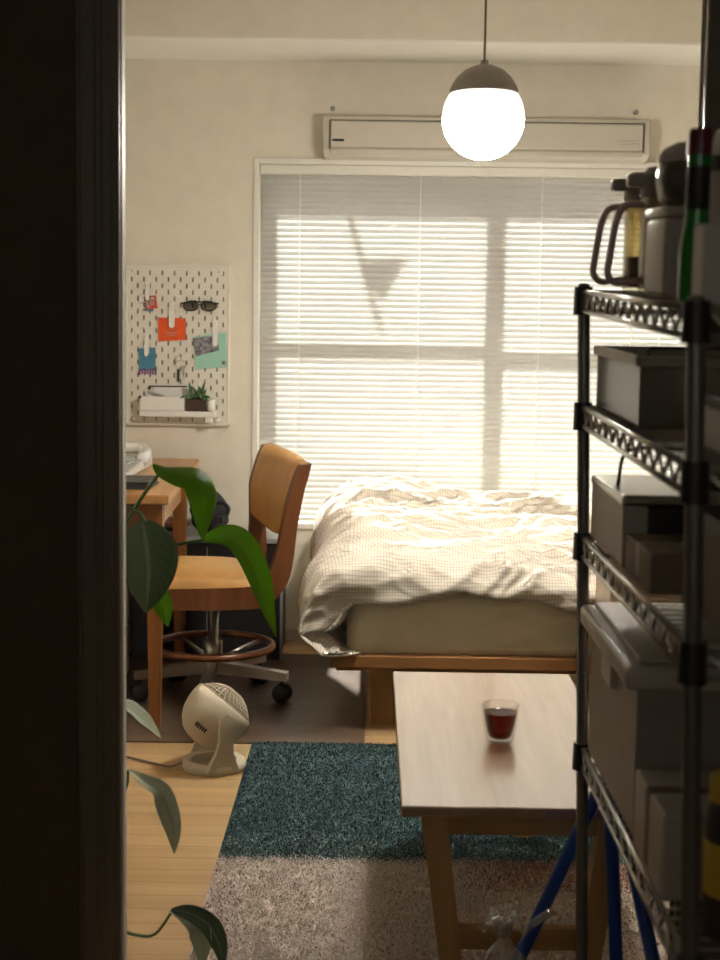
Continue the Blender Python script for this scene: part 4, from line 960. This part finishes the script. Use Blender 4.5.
b = B(); tube(b, fillet([(.375, 1.96, Z2+.09), (.375, 1.98, Z2+.103), (.60, 1.98, Z2+.105), (.60, 1.96, Z2+.09)], .02), .002, 6); obj('wire_handle', b, M['black'], t_, 'all')
for k, (x, y, m_, lb) in enumerate(((.42, 1.99, 'paper', 'white packet inside the milky bin, at the left'), (.50, 2.02, 'boxbrown', 'brown packet inside the milky bin, at the right'), (.45, 2.14, 'canister', 'taupe packet at the far end inside the milky bin'))):
    b = B(); box(b, x-.045, x+.035, y-.04, y+.05, Z2+.0035, Z2+.04+.008*k, .008, 2); tag(obj('packet', b, M[m_], base=(x, y, Z2+.0035)), lb, 'packet', 'packets in the milky bin')
Z1, Z2, Z3, Z4 = (zs(i, 1.63) for i in range(4))
gb = thing('grey_box', 'pale grey box at the near end of the second shelf', 'box', (.5, 1.62, Z2))
b = B(); box(b, .385, .64, 1.54, 1.72, Z2, Z2+.05, .004); obj('body', b, M['tub'], gb); b = B(); box(b, .381, .644, 1.536, 1.724, Z2+.05, Z2+.062, .004); obj('lid', b, M['darkbox'], gb)
# --- third shelf
Z1, Z2, Z3, Z4 = (zs(i, 2.12) for i in range(4))
lb_ = thing('steel_box', 'steel lidded box with a wire handle on the third shelf', 'box', (.47, 2.1, Z3))
b = B(); box(b, .352, .62, 1.985, 2.262, Z3, Z3+.085, .006); obj('body', b, M['darkbox'], lb_)
b = B(); box(b, .350, .357, 1.983, 2.264, Z3+.004, Z3+.087, .002); box(b, .352, .385, 1.981, 1.987, Z3+.004, Z3+.087, .002); obj('side_panel', b, M['bin'], lb_)
b = B(); box(b, .348, .624, 1.981, 2.266, Z3+.086, Z3+.102, .005); obj('lid', b, M['chrome'], lb_)
b = B(); tube(b, fillet([(.362, 2.10, Z3+.10), (.368, 2.10, Z3+.158), (.60, 2.10, Z3+.158), (.606, 2.10, Z3+.10)], .025), .0028, 8); obj('wire_handle', b, M['black'], lb_, 'all')
Z1, Z2, Z3, Z4 = (zs(i, 1.9) for i in range(4))
bb = thing('flat_carton', 'flat brown carton on the third shelf before the steel box', 'carton', (.48, 1.9, Z3))
b = B(); box(b, .352, .60, 1.785, 1.965, Z3, Z3+.052, .003); obj('box', b, M['boxbrown'], bb); b = B(); box(b, .3515, .6005, 1.86, 1.885, Z3-.0+.01, Z3+.0525); obj('tape', b, M['boxgrey'], bb)
Z1, Z2, Z3, Z4 = (zs(i, 1.62) for i in range(4))
b2 = thing('dark_carton', 'tall dark brown carton at the near end of the third shelf', 'carton', (.5, 1.62, Z3))
b = B(); box(b, .388, .62, 1.53, 1.72, Z3, Z3+.115, .003); obj('box', b, M['boxbrown'], b2); b = B(); box(b, .384, .624, 1.526, 1.724, Z3+.100, Z3+.122, .003); obj('lid', b, M['darkbox'], b2)
# --- fourth shelf
Z1, Z2, Z3, Z4 = (zs(i, 2.06) for i in range(4))
sb = thing('storage_box', 'large grey storage box with pale lid on the lowest shelf', 'box', (.5, 2.07, Z4))
b = B(); prism(b, [(.356, 1.865, Z4), (.66, 1.865, Z4), (.66, 2.262, Z4), (.356, 2.262, Z4)], (0, 0, .212), .004); obj('tub', b, M['boxgrey'], sb)
b = B(); box(b, .338, .674, 1.852, 2.276, Z4+.206, Z4+.238, .008, 3); box(b, .358, .654, 1.872, 2.256, Z4+.236, Z4+.246, .004); obj('lid', b, M['lidgrey'], sb, 40)
b = B(); box(b, .346, .358, 2.02, 2.10, Z4+.165, Z4+.210, .002); obj('latch', b, M['lidgrey'], sb)
Z1, Z2, Z3, Z4 = (zs(i, 1.75) for i in range(4))
pb = thing('paper_box', 'lower brownish box on the lowest shelf before the storage box', 'box', (.5, 1.68, Z4))
b = B(); box(b, .352, .62, 1.66, 1.842, Z4, Z4+.105, .004); obj('body', b, M['canister'], pb); b = B(); box(b, .3515, .6205, 1.74, 1.765, Z4+.01, Z4+.1055); obj('band', b, M['boxbrown'], pb)
Z1, Z2, Z3, Z4 = (zs(i, 1.57) for i in range(4))
yj = thing('yellow_jar', 'dark jar with yellow lid and label at the near end of the lowest shelf', 'jar', (.415, 1.57, Z4))
b = B(); lathe(b, [(0, 0), (.032, 0), (.034, .004), (.034, .14), (.028, .155), (0, .155)], 28, (.415, 1.57, Z4)); obj('body', b, M['darkbox'], yj, 45)
b = B(); lathe(b, [(0, .186), (.028, .185), (.031, .178), (.031, .156), (0, .156)], 28, (.415, 1.57, Z4)); obj('lid', b, M['yellow'], yj, 45)
b = B(); lathe(b, [(.0342, .05), (.0347, .051), (.0347, .11), (.0342, .111)], 28, (.415, 1.57, Z4)); obj('label', b, M['yellow'], yj, 45)

SHELF_OF = dict(cn=0, jr=0, bo=0, cb=0, tbb=0, gb=1, lb_=2, bb=2, b2=2, sb=3, pb=3, yj=3)
for k_, i_ in SHELF_OF.items(): globals()[k_].rotation_euler.x = math.atan(SLOPE[i_])
for o_ in list(COL.objects):
    if o_.name.split('.')[0] == 'pitcher': o_.rotation_euler.x = math.atan(SLOPE[0])
    if o_.name.split('.')[0] in ('storage_bin', 'packet'): o_.rotation_euler.x = math.atan(SLOPE[1])
    if o_.name.split('.')[0] == 'packet': o_.location.z = zs(1, o_.location.y)+.0036

# ------------------------------------------------------------------ blue folding stand and plastic bag on the floor by the rack
st = thing('folding_stand', 'blue metal tube folding stand standing below the shelf rack', 'stand', (.40, 2.2, 0))
ya, yb_ = 2.352, 2.120
def leg(p0, p1): 
    b = B(); tube(b, [p0, p1], .0115, 12); lathe(b, [(0, -.004), (.014, -.004), (.014, .02), (0, .02)], 12, p0); obj('leg', b, M['bluemetal'], st, 40)
leg((.192, 2.33, .004), (.391, 2.33, .472)); leg((.432, 2.31, .004), (.402, 2.315, .472)); leg((.500, 2.10, .004), (.408, 2.26, .472))
b = B(); tube(b, [(.385, 2.335, .472), (.400, 2.30, .480), (.412, 2.25, .472)], .013, 12); obj('top_joint', b, M['bluemetal'], st, 40)
b = B(); tube(b, [(.4246, 2.3115, .12), (.4768, 2.141, .12)], .007, 10); obj('cross_bar', b, M['bluemetal'], st, 40)
X_BAG = .222
pbg = thing('plastic_bag', 'crumpled clear plastic bag with knotted top on the floor before the table', 'bag', (.235, 2.20, 0))
b = B(); bmesh.ops.create_icosphere(b, subdivisions=5, radius=1)
for v in b.verts:
    z = v.co.z; d = v.co.normalized(); ang = math.atan2(d.y, d.x)
    r = (.030+.030*max(0, 1-z)**.7)*(1+.20*math.sin(ang*5+z*4)+.10*math.sin(ang*11-z*7)); h_ = .140+.140*z
    k = 1 if z < .6 else 1-.75*(z-.6)/.4
    rr = math.hypot(d.x, d.y)
    v.co = Vector((X_BAG+math.cos(ang)*r*rr*k*.95, 2.19+math.sin(ang)*r*rr*k*.95, h_))
obj('body', b, M['bag'], pbg, 'all')
b = B()
for k in range(7):
    a = 2*PI*k/7; tube(b, [(X_BAG, 2.19, .272), (X_BAG+.02*math.cos(a), 2.19+.02*math.sin(a), .292+.012*math.sin(k*2.3)), (X_BAG+.036*math.cos(a+.4), 2.19+.036*math.sin(a+.4), .290+.018*math.sin(k*1.7))], [.006, .012, .004], 7)
obj('knot', b, M['bag'], pbg, 'all')
b = B(); tube(b, fillet([(.25, 2.19, .275), (.272, 2.185, .295), (.298, 2.185, .312)], .02), [.006]*2+[.006]*(len(fillet([(.25, 2.19, .275), (.272, 2.185, .295), (.298, 2.185, .312)], .02))-2), 8); obj('tie', b, M['bag'], pbg, 'all')

# ------------------------------------------------------------------ potted plant behind the door jamb
ptx, pty = -.64, 2.72
pt = thing('potted_plant', 'broad-leaved green potted plant standing behind the left door jamb', 'plant', (ptx, pty, 0))
b = B(); lathe(b, [(0, .001), (.085, .001), (.09, .006), (.115, .20), (.118, .205), (.118, .215), (.108, .215), (.105, .195), (0, .19)], 36, (ptx, pty, 0)); obj('pot', b, M['potwhite'], pt, 45)
b = B(); lathe(b, [(0, .198), (.105, .194), (.105, .18), (0, .18)], 30, (ptx, pty, 0)); obj('soil', b, M['soil'], pt, 45)
def cr(P, n=8):
    P = [Vector(p) for p in P]; out = []
    for i in range(len(P)-1):
        p0, p1, p2, p3 = P[max(i-1, 0)], P[i], P[i+1], P[min(i+2, len(P)-1)]
        for k in range(n):
            t = k/n; out.append(.5*((2*p1)+(-p0+p2)*t+(2*p0-5*p1+4*p2-p3)*t*t+(-p0+3*p1-3*p2+p3)*t**3))
    out.append(P[-1]); return out
def petiole(P, r=.0035):
    q = cr(P, 6); b = B(); tube(b, q, [r*(1.3-.5*i/len(q)) for i in range(len(q))], 8); obj('stem', b, M['stem'], pt, 'all')
def leaf(P, wmax, facing, m_, cup=.25, wl=None, tipw=0, peak=.35, curlr=0):
    """blade along the spine P; 'facing' is where the blade's face looks"""
    q = cr(P, 9); k = len(q); Ln = [0]
    for a, c in zip(q, q[1:]): Ln.append(Ln[-1]+(c-a).length)
    nw = 13; PP = np.zeros((k, nw, 3)); UVv = np.zeros((k, nw, 2))
    for i in range(k):
        s = Ln[i]/Ln[-1]; t = (q[min(i+1, k-1)]-q[max(i-1, 0)]).normalized()
        if callable(wl): w = wl(s)*wmax
        else: w = wmax*(math.sin(PI*min(1, s/peak)*.5)**.6 if s < peak else math.cos(PI*.5*(s-peak)/(1-peak))**.85)
        w = max(w, .0008)
        f = facing[0]; F = Vector(facing) if not isinstance(f, (tuple, list)) else Vector(facing[0]).lerp(Vector(facing[1]), s)
        F = (F-t*F.dot(t)).normalized(); sd = t.cross(F)
        for j in range(nw):
            u = -1+2*j/(nw-1); c = cup*w*(abs(u)**1.5)
            wave = .035*w*math.sin(s*16+u*2)*abs(u)
            p_ = q[i]+sd*(u*w*(1-.12*cup*u*u))+F*(c+wave); PP[i, j] = p_; UVv[i, j] = ((u+1)/2, s)
    o = grid_mesh('leaf', PP, UVv, m_, pt); md = o.modifiers.new('t', 'SOLIDIFY'); md.thickness = .0007; md.offset = 0
    return o
# big dark leaf hanging by the jamb, facing the camera
petiole([(-.63, 2.72, .19), (-.60, 2.74, .60), (-.52, 2.755, .86), (-.452, 2.76, .862), (-.432, 2.76, .838)])
leaf([(-.440, 2.765, .846), (-.430, 2.75, .798), (-.425, 2.745, .745), (-.427, 2.748, .702), (-.432, 2.755, .664)], .058, (.12, -1, .22), M['leafdark'], -.22, peak=.36)
# tall folded leaf
petiole([(-.64, 2.74, .19), (-.58, 2.79, .62), (-.50, 2.80, .79), (-.448, 2.80, .88), (-.414, 2.80, .928)], .004)
leaf([(-.424, 2.80, .950), (-.405, 2.80, .938), (-.375, 2.80, .932), (-.345, 2.80, .925), (-.326, 2.80, .900), (-.322, 2.80, .862), (-.326, 2.80, .798)], .031, ((-.10, -.55, .9), (.75, -.8, .1)), M['leafthin'], -.35, peak=.5)
# long arching leaf
petiole([(-.65, 2.72, .19), (-.62, 2.80, .55), (-.50, 2.84, .755), (-.388, 2.85, .783), (-.328, 2.85, .795)], .0035)
leaf([(-.330, 2.85, .793), (-.298, 2.85, .803), (-.266, 2.85, .796), (-.240, 2.85, .764), (-.219, 2.85, .715), (-.204, 2.85, .665), (-.184, 2.85, .600)], .029, ((.2, -.9, .5), (.5, -.8, .1)), M['leafthin'], .3, peak=.33)
# small leaf behind the big one
petiole([(-.65, 2.74, .19), (-.60, 2.83, .50), (-.50, 2.86, .72), (-.436, 2.855, .705)], .003)
leaf([(-.436, 2.855, .704), (-.422, 2.85, .685), (-.410, 2.85, .655), (-.401, 2.85, .617)], .022, (.1, -1, .2), M['leafthin'], .2)
# lower leaves
petiole([(-.62, 2.70, .19), (-.57, 2.68, .40), (-.50, 2.66, .53), (-.467, 2.65, .520)], .003)
leaf([(-.469, 2.65, .519), (-.441, 2.65, .498), (-.416, 2.65, .476), (-.386, 2.65, .446)], .022, (.1, -.25, 1), M['leafsheen'], .25, peak=.4)
petiole([(-.61, 2.70, .19), (-.55, 2.66, .28), (-.475, 2.65, .315), (-.452, 2.65, .350), (-.448, 2.65, .382)], .003)
leaf([(-.449, 2.65, .384), (-.416, 2.65, .360), (-.388, 2.65, .342), (-.371, 2.65, .303), (-.362, 2.65, .268), (-.361, 2.65, .222)], .0215, ((0, -.3, 1), (-.3, -.9, .4)), M['leafsheen'], .3, peak=.55)
petiole([(-.60, 2.70, .19), (-.54, 2.62, .16), (-.459, 2.60, .097), (-.418, 2.60, .081), (-.388, 2.60, .086), (-.360, 2.60, .126)], .003)
leaf([(-.364, 2.60, .129), (-.338, 2.60, .122), (-.310, 2.60, .098), (-.300, 2.60, .060), (-.303, 2.60, .015)], .022, (-.2, -.5, .8), M['leafsheen'], .3, peak=.45)
leaf([(-.362, 2.602, .130), (-.325, 2.60, .126), (-.290, 2.60, .104), (-.270, 2.60, .066), (-.262, 2.60, .020)], .020, (.3, -.9, .6), M['leafdark'], .3, peak=.5)

# ------------------------------------------------------------------ light
su = bpy.data.lights.new('sun', 'SUN'); su.energy = 44; su.angle = math.radians(2.2); su.color = (1, .98, .93)
so = bpy.data.objects.new('sun', su); COL.objects.link(so); so.rotation_euler = Vector((.4, -1, -1)).to_track_quat('-Z', 'Y').to_euler()
wd_ = bpy.data.worlds.new('sky'); S.world = wd_; wd_.use_nodes = True
bgn = wd_.node_tree.nodes['Background']; bgn.inputs[0].default_value = (1, .97, .90, 1); bgn.inputs[1].default_value = 1.3

# ------------------------------------------------------------------ camera
cam = bpy.data.cameras.new('camera'); co = bpy.data.objects.new('camera', cam); COL.objects.link(co); S.camera = co
f_ = 1442; pit, yaw, roll = math.atan(142/f_), math.radians(.4), math.radians(.8)
Fv = Vector((-math.sin(yaw)*math.cos(pit), math.cos(yaw)*math.cos(pit), -math.sin(pit))); Rv = Vector((math.cos(yaw), math.sin(yaw), 0)); Uv = Rv.cross(Fv)
R2 = Rv*math.cos(roll)+Uv*math.sin(roll); U2 = Uv*math.cos(roll)-Rv*math.sin(roll)
co.matrix_world = Matrix(((R2.x, U2.x, -Fv.x, 0), (R2.y, U2.y, -Fv.y, 0), (R2.z, U2.z, -Fv.z, 1.2), (0, 0, 0, 1)))
cam.sensor_fit = 'AUTO'; cam.sensor_width = 36; cam.lens = f_/960*36; cam.clip_start = .05
cam.dof.use_dof = True; cam.dof.focus_distance = 3.6; cam.dof.aperture_fstop = 5.6

v = S.view_settings; S.display_settings.display_device = 'sRGB'; v.view_transform = 'Standard'; v.look = 'None'; v.gamma = 1; v.use_curve_mapping = False; v.exposure = 0
